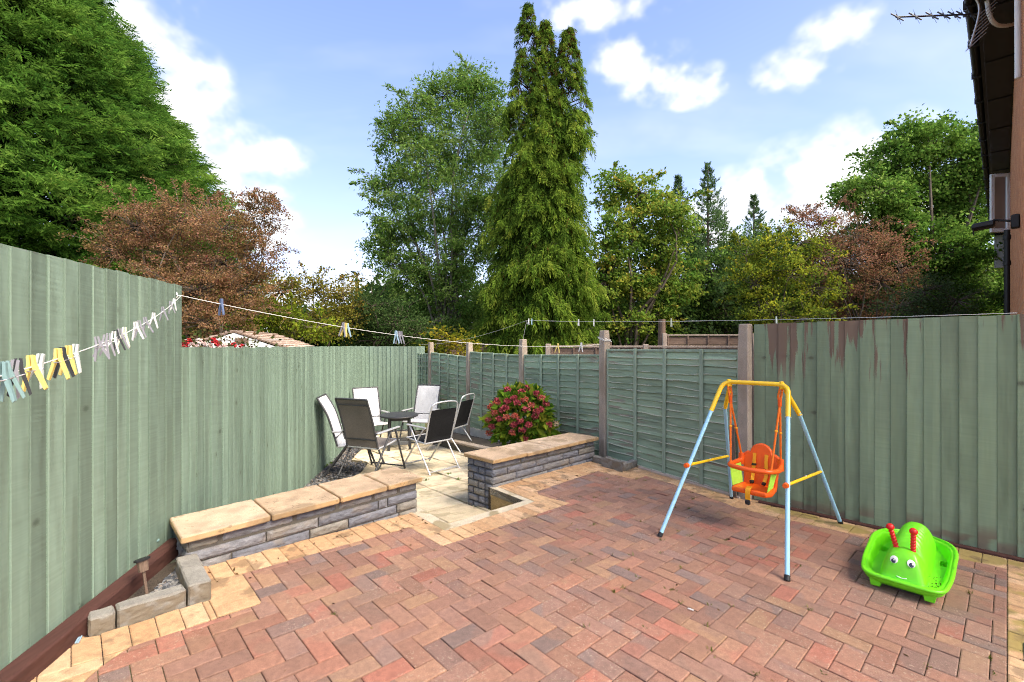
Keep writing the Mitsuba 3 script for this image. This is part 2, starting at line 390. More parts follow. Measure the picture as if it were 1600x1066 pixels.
def c_gravel(p, n, uv): return pick(uv.x, [(.085, .09, .10), (.14, .14, .15), (.055, .06, .068), (.20, .195, .19), (.11, .105, .10), (.24, .20, .17), (.07, .075, .085)]) * (0.7 + 0.6 * fbm(p.x * 60, p.y * 60, p.z * 60, 2))
plain('m_gravel', proc(c_gravel), 0.8)
def c_soil(p, n, uv): return mix((.045, .036, .028), (.10, .085, .065), fbm(p.x * 12, p.y * 12, p.z * 12, 4))
bumped('m_soil', c_soil, h_stone, 0.012, 0.95)
def c_ground(p, n, uv): return mix((.055, .06, .022), (.11, .095, .05), fbm(p.x * 0.8, p.y * 0.8, 0, 4))
plain('m_ground', proc(c_ground), 0.95)
def c_brick(p, n, uv):
    s = dr.select(dr.abs(n.x * Bv[0] + n.y * Bv[1]) > 0.7, p.x * A[0] + p.y * A[1], p.x * Bv[0] + p.y * Bv[1]) / 0.225; r = p.z / 0.075; row = dr.floor(r); s2 = s + 0.5 * (row - 2 * dr.floor(row / 2)); fs, fr = s2 - dr.floor(s2), r - row
    m = dr.maximum(1 - smoothstep(0.0, 0.05, dr.minimum(fs, 1 - fs)), 1 - smoothstep(0.05, 0.14, dr.minimum(fr, 1 - fr)))
    c = mix((.34, .125, .048), (.45, .19, .08), cell_rand(dr.floor(s2), row, 3)) * (0.7 + 0.6 * fbm(p.x * 40, p.y * 40, p.z * 40, 3))
    return mix(c, mi.Color3f(.33, .25, .18), m * 0.4)
plain('m_brick', proc(c_brick), 0.9)
def c_rooftile(p, n, uv): return mix((.29, .215, .17), (.40, .31, .25), uv.x) * (0.75 + 0.5 * fbm(p.x * 9, p.y * 9, p.z * 9, 3))
plain('m_rooftile', proc(c_rooftile), 0.9)
def c_bark(p, n, uv): return mix((.055, .042, .032), (.15, .12, .09), fbm(p.x * 9, p.y * 9, p.z * 2.5, 3))
plain('m_bark', proc(c_bark), 0.9)
scene['m_leaf'] = {'type': 'principledthin', 'base_color': {'type': 'mesh_attribute', 'name': 'vertex_color'}, 'roughness': 0.55, 'diff_trans': 1.0, 'spec_trans': 0.0}
plain('m_petal', {'type': 'mesh_attribute', 'name': 'vertex_color'}, 0.7)

plain('m_yellow', (.80, .50, .012), 0.3, clearcoat=0.5); plain('m_blue', (.30, .56, .72), 0.3, clearcoat=0.5)
plain('m_orange', (.80, .11, .008), 0.38); plain('m_rope', (.78, .16, .01), 0.7); plain('m_amber', (.82, .36, .01), 0.6)
plain('m_lime', (.36, .70, .06), 0.7); plain('m_black', (.012, .012, .013), 0.5); plain('m_steel', (.55, .55, .56), 0.35, metallic=0.8)
plain('m_plastic_green', proc(lambda p, n, uv: mix(mi.Color3f(.16, .66, .012) * (0.92 + 0.16 * fbm(p.x * 18, p.y * 18, p.z * 18, 3)), mi.Color3f(.10, .26, .03), smoothstep(0.60, 0.74, fbm(p.x * 26, p.y * 26, p.z * 30, 4)) * 0.45 * smoothstep(0.2, 0.9, n.z))), 0.34); plain('m_plastic_red', (.62, .012, .010), 0.35); plain('m_white', (.78, .78, .76), 0.45)
plain('m_eye_dark', (.03, .035, .06), 0.25)
plain('m_resin', (.035, .036, .041), 0.45); plain('m_resin_grey', (.10, .105, .11), 0.5)
plain('m_frame_dark', (.055, .056, .06), 0.45, metallic=0.2); plain('m_frame_grey', (.21, .215, .225), 0.4, metallic=0.3); plain('m_frame_silver', (.62, .62, .63), 0.32, metallic=0.5)
def mesh_weave(c0, c1):
    def fn(p, n, uv):
        w = 0.5 + 0.5 * dr.sin(p.z * 900) * dr.sin((p.x + p.y) * 900)
        st = fbm(p.x * 6, p.y * 6, p.z * 3, 3)
        return mix(c0, c1, w) * (0.78 + 0.44 * st)
    return fn
plain('m_sling_white', proc(mesh_weave((.44, .445, .46), (.54, .545, .56))), 0.7)
plain('m_sling_brown', proc(mesh_weave((.105, .09, .08), (.20, .175, .155))), 0.7)
plain('m_sling_black', proc(mesh_weave((.008, .008, .009), (.020, .020, .021))), 0.8, specular=0.2)
plain('m_cord', (.66, .66, .63), 0.6)
plain('m_soffit', (.013, .012, .012), 0.5); plain('m_upvc', (.74, .75, .76), 0.35); plain('m_greyrender', (.52, .52, .50), 0.8)
scene['m_glass'] = {'type': 'thindielectric'}
plain('m_pane', (.50, .56, .62), 0.07, metallic=0.85)
plain('m_room', (.10, .11, .12), 0.8)
for nm, c in dict(teal=(.20, .32, .32), grey=(.24, .24, .27), black=(.03, .032, .036), yellow=(.72, .58, .17), white=(.62, .63, .62), pale=(.70, .74, .55), blue=(.10, .14, .25), clear=(.55, .60, .57), skyblue=(.30, .45, .56)).items():
    plain('m_peg_' + nm, c, 0.4)

# ================================================================== THE SETTING
def poly_sheet(poly, hfun, z0=None):
    """flat sheet over a shapely polygon in world xy (with a skirt down to z0 below it)"""
    mb = MB()
    for g in getattr(poly, 'geoms', [poly]):
        v, f = trimesh.creation.triangulate_polygon(g, engine='earcut')
        z = hfun(v[:, 0], v[:, 1]); mb.add(np.c_[v, z], f)
        if z0 is not None:
            for ring in [g.exterior, *g.interiors]:
                c = np.array(ring.coords)[:-1]; n = len(c); i = np.arange(n); z = hfun(c[:, 0], c[:, 1])
                mb.add(np.vstack([np.c_[c, z], np.c_[c, z - z0]]), np.c_[i, (i + 1) % n, (i + 1) % n + n, i + n])
    return mb


def abpoly(pts): return Polygon(ab2xy(*np.array(pts, float).T))


# ground to the horizon
mb = MB(); r = np.array([0, 14, 40, 120, 500, 1500]); th = np.arange(48) * 2 * np.pi / 48
v = np.array([[q * np.sin(t), q * np.cos(t), -0.85] for q in r[1:] for t in th]); v = np.vstack([v, [[0, 0, -0.85]]])
f = [[len(v) - 1, (k + 1) % 48, k] for k in range(48)]
for i in range(len(r) - 2):
    for k in range(48):
        a, b = i * 48 + k, i * 48 + (k + 1) % 48; f += [[a, b, b + 48], [a, b + 48, a + 48]]
mb.add(v, f).put('ground', 'm_ground'); tag('ground', 'bare earth and rough grass beyond the fences', kind='structure')

# fence lines (world xy)
FL = [np.array(p, float) for p in ((-1.77, 0.55), (-2.008, 1.853), (-2.254, 3.17))]
FLOW = [np.array(p, float) for p in ((-2.257, 3.182), (-2.57, 5.45), (-2.80, 6.85), (-3.18, 8.9), (-3.62, 11.35))]
FREAR = [np.array((-3.675, 11.37)), np.array((-2.18, 11.62))]
LAPD = np.array([math.sin(math.radians(-33.94)), math.cos(math.radians(-33.94))])
LAP0 = np.array([1.20, 6.07])
FR0, FR1 = ab2xy(4.775, -1.67), ab2xy(4.985, 0.075)

# ---- upper patio -------------------------------------------------------------------------------------------------
REC = [(2.14, -3.47), (2.14, -2.985), (2.985, -3.0), (2.985, -3.50)]     # the step down between the walls
patio_ab = [(-0.2, -2.72), (-1.9, -1.75), (-1.9, 3.0), (5.16, 3.0), (5.16, 0.3), (4.99, 0.075), (4.80, -1.72), (4.97, -3.0), (5.0, -3.52), (3.0, -3.52), *REC[::-1], (2.10, -3.50), (0.42, -3.52)]
PATIO = abpoly(patio_ab).buffer(0)
poly_sheet(PATIO, lambda x, y: plane_hi(x, y) - 0.009, 0.5).put('patio', 'm_joint')
tag('patio', 'red and brown herringbone block paving with a buff border', kind='structure')

RED_AB = [(0.03, -2.53), (0.10, -2.62), (0.19, -2.69), (0.735, -2.70), (0.735, -3.10), (1.86, -3.105), (1.862, -2.68), (3.262, -2.695), (3.20, -3.105), (4.36, -3.20), (4.41, -2.76), (4.64, -2.76), (4.60, -2.43), (4.45, -1.88), (4.40, -1.70), (4.52, -0.85), (4.66, 0.0), (-1.9, 0.0), (-1.9, -1.42)]
RED = Polygon(RED_AB).buffer(0)
LIP = Polygon([(2.035, -3.50), (2.035, -2.88), (3.04, -2.92), (3.06, -3.48), (2.985, -3.48), (2.985, -3.0), (2.14, -2.985), (2.14, -3.50)]).buffer(0)
WALLS = unary_union([Polygon([(0.46, -3.33), (2.12, -3.36), (2.12, -3.9), (0.46, -3.9)]), Polygon([(2.985, -3.45), (4.85, -3.56), (4.85, -4.1), (2.985, -4.0)])])
KERBL = Polygon([(0.06, -2.885), (0.54, -2.905), (0.56, -3.5), (-0.3, -3.5)])
KERBR = Polygon([(4.655, -3.60), (4.615, -3.0), (5.1, -3.06), (5.1, -3.6)])
PATAB = Polygon(patio_ab).buffer(0)


def paver(poly, h=0.0, ch=0.005, inset=0.0018, deep=0.045):
    p = poly.buffer(-inset, join_style=2)
    if p.is_empty or p.geom_type != 'Polygon' or p.area < 2.5e-4: return None
    c = np.array(p.exterior.coords)[:-1]
    q = p.buffer(-ch, join_style=2); d = None
    if not q.is_empty and q.geom_type == 'Polygon' and len(q.exterior.coords) - 1 == len(c):
        d = np.array(q.exterior.coords)[:-1]
        k = np.argmin(np.linalg.norm(d - c[0], axis=1)); d = np.roll(d, -k, axis=0)
        if np.linalg.norm(d - c, axis=1).max() > 5 * ch: d = None
    if d is None: d = c.mean(0) + (c - c.mean(0)) * 0.94
    n = len(c); i = np.arange(n); j = (i + 1) % n; ctr = c.mean(0)
    tilt = RNG.normal(0, 0.012, 2); dh = h + RNG.normal(0, 0.0010)
    top = dh + (d - ctr) @ tilt; mid = dh - ch * 0.55 + (c - ctr) @ tilt + RNG.normal(0, 0.0006, n)
    v = np.vstack([np.c_[d, top], np.c_[c, mid], np.c_[c, np.full(n, h - deep)]])
    f = [[0, k, k + 1] for k in range(1, n - 1)] + np.c_[i, i + n, j + n].tolist() + np.c_[i, j + n, j].tolist() + np.c_[i + n, i + 2 * n, j + 2 * n].tolist() + np.c_[i + n, j + 2 * n, j + n].tolist()
    return v, np.array(f)


def lay(pieces, holder, name, bsdf, tf, most=300):
    """pieces: (vertices, faces, uv). The ones that show largest become parts, the rest one part of kind stuff"""
    rank = []
    for k, (v, f, uv) in enumerate(pieces):
        w = tf(v); p = view_px(w); c = p.mean(0)
        seen = w[:, 1].min() > 0.4 and -30 < c[0] < 1630 and c[1] < 1100
        e = p.max(0) - p.min(0)
        rank.append((-(e[0] * e[1]) if seen else 0.0, k, w))
    rank.sort(key=lambda t: (t[0], t[1]))
    rest = MB()
    for q, (s, k, w) in enumerate(rank):
        _, f, uv = pieces[k]
        if q < most and s < 0:
            MB().add(w, f, uv).put(sub(holder, name), bsdf, uv=True)
        else: rest.add(w, f, uv)
    if rest.n:
        key = sub(holder, name + '_spread'); rest.put(key, bsdf, uv=True); tag(key, kind='stuff')


s = 0.1; a0, b0 = 1.58, -1.855
red, buff = [], []
def piece(poly, where, bag, cols=None, **kw):
    p = poly.intersection(where)
    for g in getattr(p, 'geoms', [p]):
        if g.geom_type != 'Polygon' or g.area < 0.0004: continue
        m = paver(Polygon(np.array(g.simplify(0.001).exterior.coords)), **kw)
        if m is not None: bag.append((*m, RNG.random(2)))
for v_ in range(-16, 22):
    for u_ in range(-38, 36):
        a, b = a0 + s * u_, b0 + s * v_
        c = (u_ - v_) % 4
        if c == 0: piece(sbox(a, b, a + s, b + 2 * s), RED, red)
        elif c == 1: piece(sbox(a, b, a + 2 * s, b + s), RED, red)
lay(red, 'patio', 'paver', 'm_paver', on_hi)
LEFTOVER = PATAB.difference(unary_union([RED, LIP, WALLS, KERBL, KERBR])).buffer(-0.0005)
done = []
def strip(a_0, a_1, b_0, b_1, da, db, shift=0.0):
    reg = sbox(a_0, b_0, a_1, b_1).intersection(LEFTOVER)
    if done: reg = reg.difference(unary_union(done))
    i = 0
    for aa in np.arange(a_0 - shift, a_1, da):
        for bb in np.arange(b_0, b_1 - 1e-6, db): piece(sbox(aa, bb, aa + da, bb + db), reg, buff, ch=0.005)
    done.append(sbox(a_0, b_0, a_1, b_1))
strip(0.53, 0.735, -3.105, -2.70, 0.205, 0.1)       # header stack beside the kerb
strip(-0.30, 0.735, -2.905, -2.68, 0.1, 0.23)       # row in front of the kerb
strip(0.53, 2.04, -3.36, -3.10, 0.1, 0.26, 0.03)    # row along the left wall
strip(1.862, 2.04, -3.105, -2.88, 0.18, 0.1)
strip(1.862, 3.265, -2.925, -2.66, 0.1, 0.27)       # row in front of the step
strip(3.04, 3.27, -3.12, -2.9, 0.23, 0.1)
strip(3.0, 4.40, -3.58, -3.10, 0.1, 0.235)          # row along the right wall
strip(4.30, 5.1, -3.6, -2.0, 0.2, 0.1)
strip(4.30, 5.1, -2.0, 0.0, 0.42, 0.125)            # row along the right fence
strip(-1.9, 5.1, 0.0, 0.62, 0.1, 0.205)             # strip beside the house
strip(-1.9, 5.16, 0.62, 3.0, 0.2, 0.1)
strip(-1.9, 0.2, -3.0, -0.9, 0.2, 0.1)
lay(buff, 'patio', 'border_paver', 'm_buff', on_hi, 260)

# worn concrete lip round the step, and the stained face below the paving
mb = MB()
lipv, lipf = trimesh.creation.triangulate_polygon(LIP, engine='earcut')
e = np.array(LIP.exterior.coords)[:-1]; n = len(e); i = np.arange(n)
mb.add(on_hi(np.c_[lipv, np.full(len(lipv), -0.004)]), lipf).add(on_hi(np.vstack([np.c_[e, np.full(n, -0.004)], np.c_[e, np.full(n, -0.09)]])), np.c_[i, (i + 1) % n, (i + 1) % n + n, i + n])
mb.put(sub('patio', 'concrete_lip'), 'm_lip'); tag('patio__concrete_lip', 'worn pale concrete edging round the step')
mb = MB()
mb.add(on_hi([(2.981, -3.0, -.07), (2.981, -3.46, -.07), (2.981, -3.46, -.42), (2.981, -3.0, -.42)]), [[0, 1, 2, 3]])
mb.add(on_hi([(2.14, -2.989, -.07), (2.985, -3.004, -.07), (2.985, -3.004, -.45), (2.14, -2.989, -.45)]), [[0, 1, 2, 3]])
mb.put(sub('patio', 'step_face'), 'm_ochre'); tag('patio__step_face', 'ochre stained face of the step')

# ---- sunken terrace ------------------------------------------------------------------------------------------------
lower = Polygon([(-2.05, 2.9), *[tuple(p + np.array([-0.02, 0])) for p in FLOW], (-2.1, 11.7), tuple(LAP0 + 6.6 * LAPD), tuple(LAP0), (1.1, 5.75), (-0.15, 4.58), tuple(ab2xy(2.985, -2.98)), tuple(ab2xy(2.14, -2.97)), tuple(ab2xy(2.12, -3.5)), tuple(ab2xy(.5, -3.5))]).buffer(0)
poly_sheet(lower, lambda x, y: plane_lo(x, y) - 0.035, 0.4).put('terrace', 'm_soil'); tag('terrace', 'sunken terrace of pale square slabs', kind='structure')
BED0, BED1 = np.array([-0.02, 6.72]), np.array([-1.95, 9.55])
slabs_area = Polygon([(-2.28, 5.85), (-2.13, 6.55), (-2.26, 7.35), (-2.62, 7.6), (-2.9, 9.3), (-3.1, 10.9), (-2.35, 11.2), tuple(BED1), tuple(BED0), (0.2, 5.9), (-0.1, 4.62), tuple(ab2xy(2.985, -3.0)), tuple(ab2xy(2.14, -2.985)), tuple(ab2xy(2.12, -3.5)), (-1.55, 3.75), (-2.02, 4.6)]).buffer(0)
slab = []
q0 = np.array([-1.56, 6.33]); d2 = unit(ab2xy(3.12, -4.89) - ab2xy(3.215, -5.67)); d1 = np.array([-d2[1], d2[0]]); d1 = d1 if d1 @ A > 0 else -d1
L_ = 0.455
for i_ in range(-14, 20):
    for j_ in range(-14, 16):
        o = q0 + d1 * i_ * L_ + d2 * j_ * L_
        pl = Polygon([o, o + d1 * L_, o + d1 * L_ + d2 * L_, o + d2 * L_]).intersection(slabs_area)
        for g in getattr(pl, 'geoms', [pl]):
            if g.geom_type == 'Polygon' and g.area > 0.006:
                m = paver(Polygon(np.array(g.exterior.coords)), ch=0.007, inset=0.009, deep=0.05)
                if m is not None: slab.append((*m, RNG.random(2)))
lay(slab, 'terrace', 'slab', 'm_slab', on_lo)


def chips(poly, n, zf, r0, r1, key):
    mb = MB(); ico = trimesh.creation.icosphere(subdivisions=0); V, F = np.array(ico.vertices), np.array(ico.faces)
    x0, y0, x1, y1 = poly.bounds; k = 0
    from shapely import contains_xy
    P = np.c_[RNG.uniform(x0, x1, n * 6), RNG.uniform(y0, y1, n * 6)]; P = P[contains_xy(poly, P[:, 0], P[:, 1])][:n]
    for p in P:
        q, _ = np.linalg.qr(RNG.normal(size=(3, 3))); w = (V * (1 + RNG.normal(0, .22, (12, 1)))) * RNG.uniform(r0, r1) * np.array([1.3, 1, .6])
        w = w @ q; w[:, 2] *= 0.7
        mb.add(w + [p[0], p[1], zf(p[0], p[1]) + RNG.uniform(0, r1)], F, RNG.random(2))
    mb.put(key, 'm_gravel', uv=True)


gl = lower.difference(slabs_area.buffer(0.02)).intersection(Polygon([(-1.9, 3.0), (-4.2, 3.0), (-4.2, 11.6), (-2.2, 11.6), (-2.5, 10.6), (-2.2, 7), (-1.7, 4.2)]))
chips(gl, 3200, lambda x, y: plane_lo(x, y) - 0.030, .010, .022, 'gravel'); tag('gravel', 'grey gravel in the strip between the fence and the terrace slabs', 'gravel', kind='stuff')
gt = Polygon(ab2xy(*np.array([(0.06, -2.97), (0.45, -2.99), (0.46, -3.4), (0.36, -3.6), (-0.05, -3.0)]).T))
gt2 = Polygon([tuple(ab2xy(0.12, -2.97)), tuple(ab2xy(0.44, -2.99)), tuple(ab2xy(0.47, -3.40)), (-2.02, 2.92), (-1.86, 2.2)]).buffer(0)
chips(gt2, 900, lambda x, y: plane_hi(x, y) - 0.012, .008, .020, 'gravel_pocket'); tag('gravel_pocket', 'dark slate chippings in the small pocket behind the kerb stones', 'gravel', kind='stuff')

# ---- blockwork garden walls --------------------------------------------------------------------------------------------
def rock_block(lo, hi, rough, nx, nz, tf, uv, faces=('front',)):
    """split-faced block in (along, out, up): the listed faces bulge and are chipped"""
    lo, hi = np.array(lo, float), np.array(hi, float)
    m = trimesh.creation.box(extents=hi - lo); m.apply_translation((lo + hi) / 2)
    vs, fs = [], []
    def grid(o, du, dv, nrm, nu, nv, amp):
        u, w = np.meshgrid(np.linspace(0, 1, nu + 1), np.linspace(0, 1, nv + 1), indexing='ij')
        p = o + u[..., None] * du + w[..., None] * dv
        edge = np.minimum(np.minimum(u, 1 - u) * np.linalg.norm(du) / .02, np.minimum(w, 1 - w) * np.linalg.norm(dv) / .018); edge = np.clip(edge, 0, 1)
        h = meshkit.fbm(p * 26 + uv[0] * 50, 3, seed=5) * amp * 1.5 * edge - (1 - edge) * 0.004
        p = p + nrm * h[..., None]
        p = p.reshape(-1, 3); f = []
        for i in range(nu):
            for j in range(nv):
                a = i * (nv + 1) + j; f.append([a, a + nv + 1, a + nv + 2, a + 1])
        return p, f
    L = hi - lo
    mbx = MB()
    ex, ey, ez = np.eye(3)
    side = {'front': (np.array([lo[0], hi[1], lo[2]]), ex * L[0], ez * L[2], ey), 'left': (np.array([lo[0], lo[1], lo[2]]), ey * L[1], ez * L[2], -ex), 'right': (np.array([hi[0], lo[1], lo[2]]), ey * L[1], ez * L[2], ex), 'back': (np.array([lo[0], lo[1], lo[2]]), ex * L[0], ez * L[2], -ey)}
    for fn in ('front', 'left', 'right', 'back'):
        o, du, dv, nr = side[fn]
        if fn in faces: p, f = grid(o, du, dv, nr, max(2, int(np.linalg.norm(du) / .022)), 4, rough)
        else: p, f = np.array([o, o + du, o + du + dv, o + dv]), [[0, 1, 2, 3]]
        mbx.add(tf(p), f, uv)
    mbx.add(tf(np.array([[lo[0], lo[1], hi[2]], [hi[0], lo[1], hi[2]], [hi[0], hi[1] - .003, hi[2]], [lo[0], hi[1] - .003, hi[2]]])), [[0, 1, 2, 3]], uv)
    mbx.add(tf(np.array([[lo[0], lo[1], lo[2]], [hi[0], lo[1], lo[2]], [hi[0], hi[1] - .003, lo[2]], [lo[0], hi[1] - .003, lo[2]]])), [[0, 3, 2, 1]], uv)
    return mbx


def garden_wall(label, p0, p1, ztop0, ztop1, thick, courses, joints, splits, left_end, right_end):
    """p0, p1: ends of the front face (a, b). Block courses under coping slabs"""
    key = thing('garden_wall', label, 'wall', 'blockwork walls either side of the step')
    p0, p1 = np.array(p0), np.array(p1); L = np.linalg.norm(p1 - p0); d = (p1 - p0) / L; nb = np.array([-d[1], d[0]])   # towards +b
    if nb[1] < 0: nb = -nb
    zt = lambda x: ztop0 + (ztop1 - ztop0) * x / L
    def tf(v):
        v = np.asarray(v, float); ab = p0 + v[..., :1] * d + v[..., 1:2] * nb
        return lvl(np.concatenate([ab, (v[..., 2] + zt(v[..., 0]))[..., None]], -1))
    ct, ch = 0.042, 0.072
    core = MB(); core.box([0.012, -thick + .012, -ct - ch * courses], [L - .012, -0.010, -ct - .002], tf=tf); core.put(sub(key, 'mortar_core'), 'm_mortar')
    for c in range(courses):
        z1 = -ct - c * ch - .004; z0 = z1 - ch + .009
        xs = [0.0] + [x for x in splits[c % len(splits)] if x < L - .04] + [L]
        for x0, x1 in zip(xs[:-1], xs[1:]):
            fc = ['front'] + (['left'] if x0 == 0 else []) + (['right'] if x1 == L else [])
            setb = 0.0 if c else -0.012
            rock_block([x0 + .004, -.11, z0], [x1 - .004, 0.0 + setb, z1], .014, 0, 0, tf, RNG.random(2), fc).put(sub(key, 'stone'), 'm_stone', uv=True)
        for x, fc in ((0.0, 'left'), (L - .10, 'right')):       # the ends return towards the terrace
            ys = [-thick, -thick + (.16 if c % 2 else .09), -.114]
            for y0, y1 in zip(ys[:-1], ys[1:]):
                if (fc == 'left' and left_end) or (fc == 'right' and right_end):
                    rock_block([x, y0 + .004, z0], [x + .10, y1 - .004, z1], .014, 0, 0, tf, RNG.random(2), (fc,)).put(sub(key, 'stone'), 'm_stone', uv=True)
    js = [-.035] + joints + [L + .03]
    for x0, x1 in zip(js[:-1], js[1:]):
        v, f = chamfered(np.array([x0 + .0055, -thick - .03, -ct]), np.array([x1 - .0055, .045, 0]), .007)
        m = trimesh.Trimesh(v, f).subdivide_to_size(.06); v = np.array(m.vertices); ctr = v.mean(0)
        v = v + (meshkit.fbm(v * 18 + x0 * 7, 3)[:, None] - .5) * .010 * np.sign(v - ctr) * np.array([.3, .5, .55])
        MB().add(tf(v + [0, 0, RNG.normal(0, .0012)]), m.faces, RNG.random(2)).put(sub(key, 'coping_slab'), 'm_coping', uv=True)
    return key


garden_wall('low grey blockwork wall with buff coping slabs, left of the step', (0.495, -3.345), (2.085, -3.350), 0.272, 0.302, 0.36, 4, [.46, .92, 1.30],
            [[.18, .62, .92, 1.20, 1.42], [.44, .78, 1.24, 1.32], [.24, .72, 1.0, 1.40]], True, True)
garden_wall('low grey blockwork wall with buff coping slabs, right of the step beside the flowering bush', (3.0, -3.455), (4.80, -3.565), 0.268, 0.214, 0.37, 8, [.47, .94, 1.40],
            [[.42, .86, 1.30, 1.62], [.21, .66, 1.14, 1.45], [.34, .78, 1.26]], True, False)


# ---- kerbs, timber, stake --------------------------------------------------------------------------------------------------
def kerb_stone(key, p0, p1, w, h, tf=on_hi):
    p0, p1 = np.array(p0), np.array(p1); d = p1 - p0; L = np.linalg.norm(d); d /= L; nb = np.array([d[1], -d[0]])
    v, f = chamfered(np.array([.003, 0, -.04]), np.array([L - .003, w, h]), .008)
    m = trimesh.Trimesh(v, f).subdivide_to_size(.035); v = np.array(m.vertices)
    v = v + (meshkit.fbm(v * 30 + p0[0] * 9, 3)[:, None] - .5) * .010
    ab = p0 + v[:, :1] * d + v[:, 1:2] * nb
    MB().add(tf(np.c_[ab, v[:, 2]]), m.faces, RNG.random(2)).put(sub(key, 'kerb_stone'), 'm_kerb', uv=True)
k = thing('kerb_edging', 'rough grey kerb stones holding the chippings at the left end of the wall', 'kerb')
kerb_stone(k, (0.055, -2.89), (0.155, -2.893), .085, .078); kerb_stone(k, (0.157, -2.893), (0.435, -2.905), .085, .085)
kerb_stone(k, (0.438, -2.912), (0.548, -2.912), .22, .098); kerb_stone(k, (0.440, -3.134), (0.55, -3.134), .19, .098)
k = thing('kerb_edging', 'rough grey kerb stones round the foot of the concrete post by the right wall', 'kerb')
for q in (((4.655, -3.50), (4.64, -3.26)), ((4.64, -3.258), (4.622, -3.02)), ((4.622, -3.018), (4.80, -3.03)), ((4.803, -3.03), (4.96, -3.045))): kerb_stone(k, q[0], q[1], -.075 if q[0][0] < 4.65 and q[1][0] < 4.645 else .07, .072)

k = thing('timber_sleeper', 'weathered dark red timber lying along the foot of the left fence', 'timber')
u = unit(FL[2] - FL[1]); nrm = np.array([u[1], -u[0]]); nrm = nrm if nrm[0] > 0 else -nrm
v, f = chamfered(np.array([-1.3, .012, -.02]), np.array([1.18, .092, .078]), .008)
m = trimesh.Trimesh(v, f).subdivide_to_size(.09); v = np.array(m.vertices); v += (meshkit.fbm(v * 16, 4)[:, None] - .5) * .014
xy = FL[1] + v[:, :1] * u + v[:, 1:2] * nrm
MB().add(np.c_[xy, v[:, 2] + plane_hi(xy[:, 0], xy[:, 1])], m.faces).put(k, 'm_sleeper')

k = thing('solar_light', 'small rusty capped garden light on a leaning stake', 'garden light')
b = np.append(ab2xy(.292, -3.09), 0); b[2] = plane_hi(b[0], b[1])
t = b + np.array([-.045, .02, .20]); ax = unit(t - b)
MB().tube([b - ax * .03, b + ax * .155], .007, 6).put(sub(k, 'stake'), 'm_brownwood')
MB().tube([b + ax * .15, b + ax * .205], [.022, .026], 8).put(sub(k, 'lamp_body'), 'm_brownwood')
MB().tube([b + ax * .205, b + ax * .215], [.036, .036], 8).put(sub(k, 'cap'), 'm_black')

# ---- vertical board fences ---------------------------------------------------------------------------------------------------
def resample(pts, step):
    pts = np.array(pts); seg = np.linalg.norm(np.diff(pts, axis=0), axis=1); s = np.r_[0, np.cumsum(seg)]
    n = max(1, int(round(s[-1] / step))); t = np.linspace(0, s[-1], n + 1)
    return np.c_[np.interp(t, s, pts[:, 0]), np.interp(t, s, pts[:, 1])]


def board_fence(label, pts, step, ztop, zbot, side, bsdf, group=None, rails=True, jag=.006, proud=1.0):
    """feather-edged boards that overlap; side: +1 if the garden is to the right when walking along pts. ztop/zbot: functions of distance ratio and xy"""
    key = thing('board_fence', label, 'fence', group)
    P = resample(pts, step); n = len(P) - 1
    for i in range(n):
        p, q = P[i], P[i + 1]; d = unit(q - p); nr = np.array([d[1], -d[0]]) * side; L = np.linalg.norm(q - p)
        tl = (i + .5) / n; zt = ztop(tl) + RNG.normal(0, jag * .5); zb = zbot(*((p + q) / 2))
        off = RNG.normal(0, .0015); wob = RNG.normal(0, .0018, 2)
        # cross-section: thin edge under the last board, thick edge standing proud
        cs = [(L + .016, .0), (L + .016, .003), (L * .55, (.010 + wob[0]) * (.5 + .5 * proud)), (.004, .0190 * proud), (.0, .0150 * proud), (.0, .0)]
        zs = np.linspace(0, 1, 4); V = []
        tw = RNG.normal(0, .0022)
        for z in zs:
            for (x, y) in cs:
                xy = p + d * (x + tw * (z - .5)) + nr * (y + off)
                V.append([xy[0], xy[1], zb + (zt - zb) * z + (wob[1] * x * 8 if z == 1 else 0)])
        m = len(cs); F = []
        for r_ in range(len(zs) - 1):
            for c_ in range(m): a, b2 = r_ * m + c_, r_ * m + (c_ + 1) % m; F.append([a, b2, b2 + m, a + m])
        tri = []
        for a, b2, c2, d2_ in F: tri += [[a, b2, c2], [a, c2, d2_]]
        top = [(len(zs) - 1) * m + c_ for c_ in range(m)]
        tri += [[top[0], top[k], top[k + 1]] for k in range(1, m - 1)]
        MB().add(V, tri, RNG.random(2)).put(sub(key, 'board'), bsdf, uv=True)
    if rails:
        for hfrac in (.15, .5, .85):
            for p, q in zip(pts[:-1], pts[1:]):
                d = unit(q - p); nr = np.array([d[1], -d[0]]) * side
                z = lambda t: zbot(*p) + (ztop(t) - zbot(*p)) * hfrac
                mb = MB(); v, f = chamfered(np.array([0.02, -.06, -.04]), np.array([np.linalg.norm(q - p) - .02, -.004, .04]), .004)
                xy = p + v[:, :1] * d + v[:, 1:2] * nr
                mb.add(np.c_[xy, v[:, 2] + z(.5)], f, RNG.random(2)).put(sub(key, 'rail'), 'm_brownwood', uv=True)
    return key


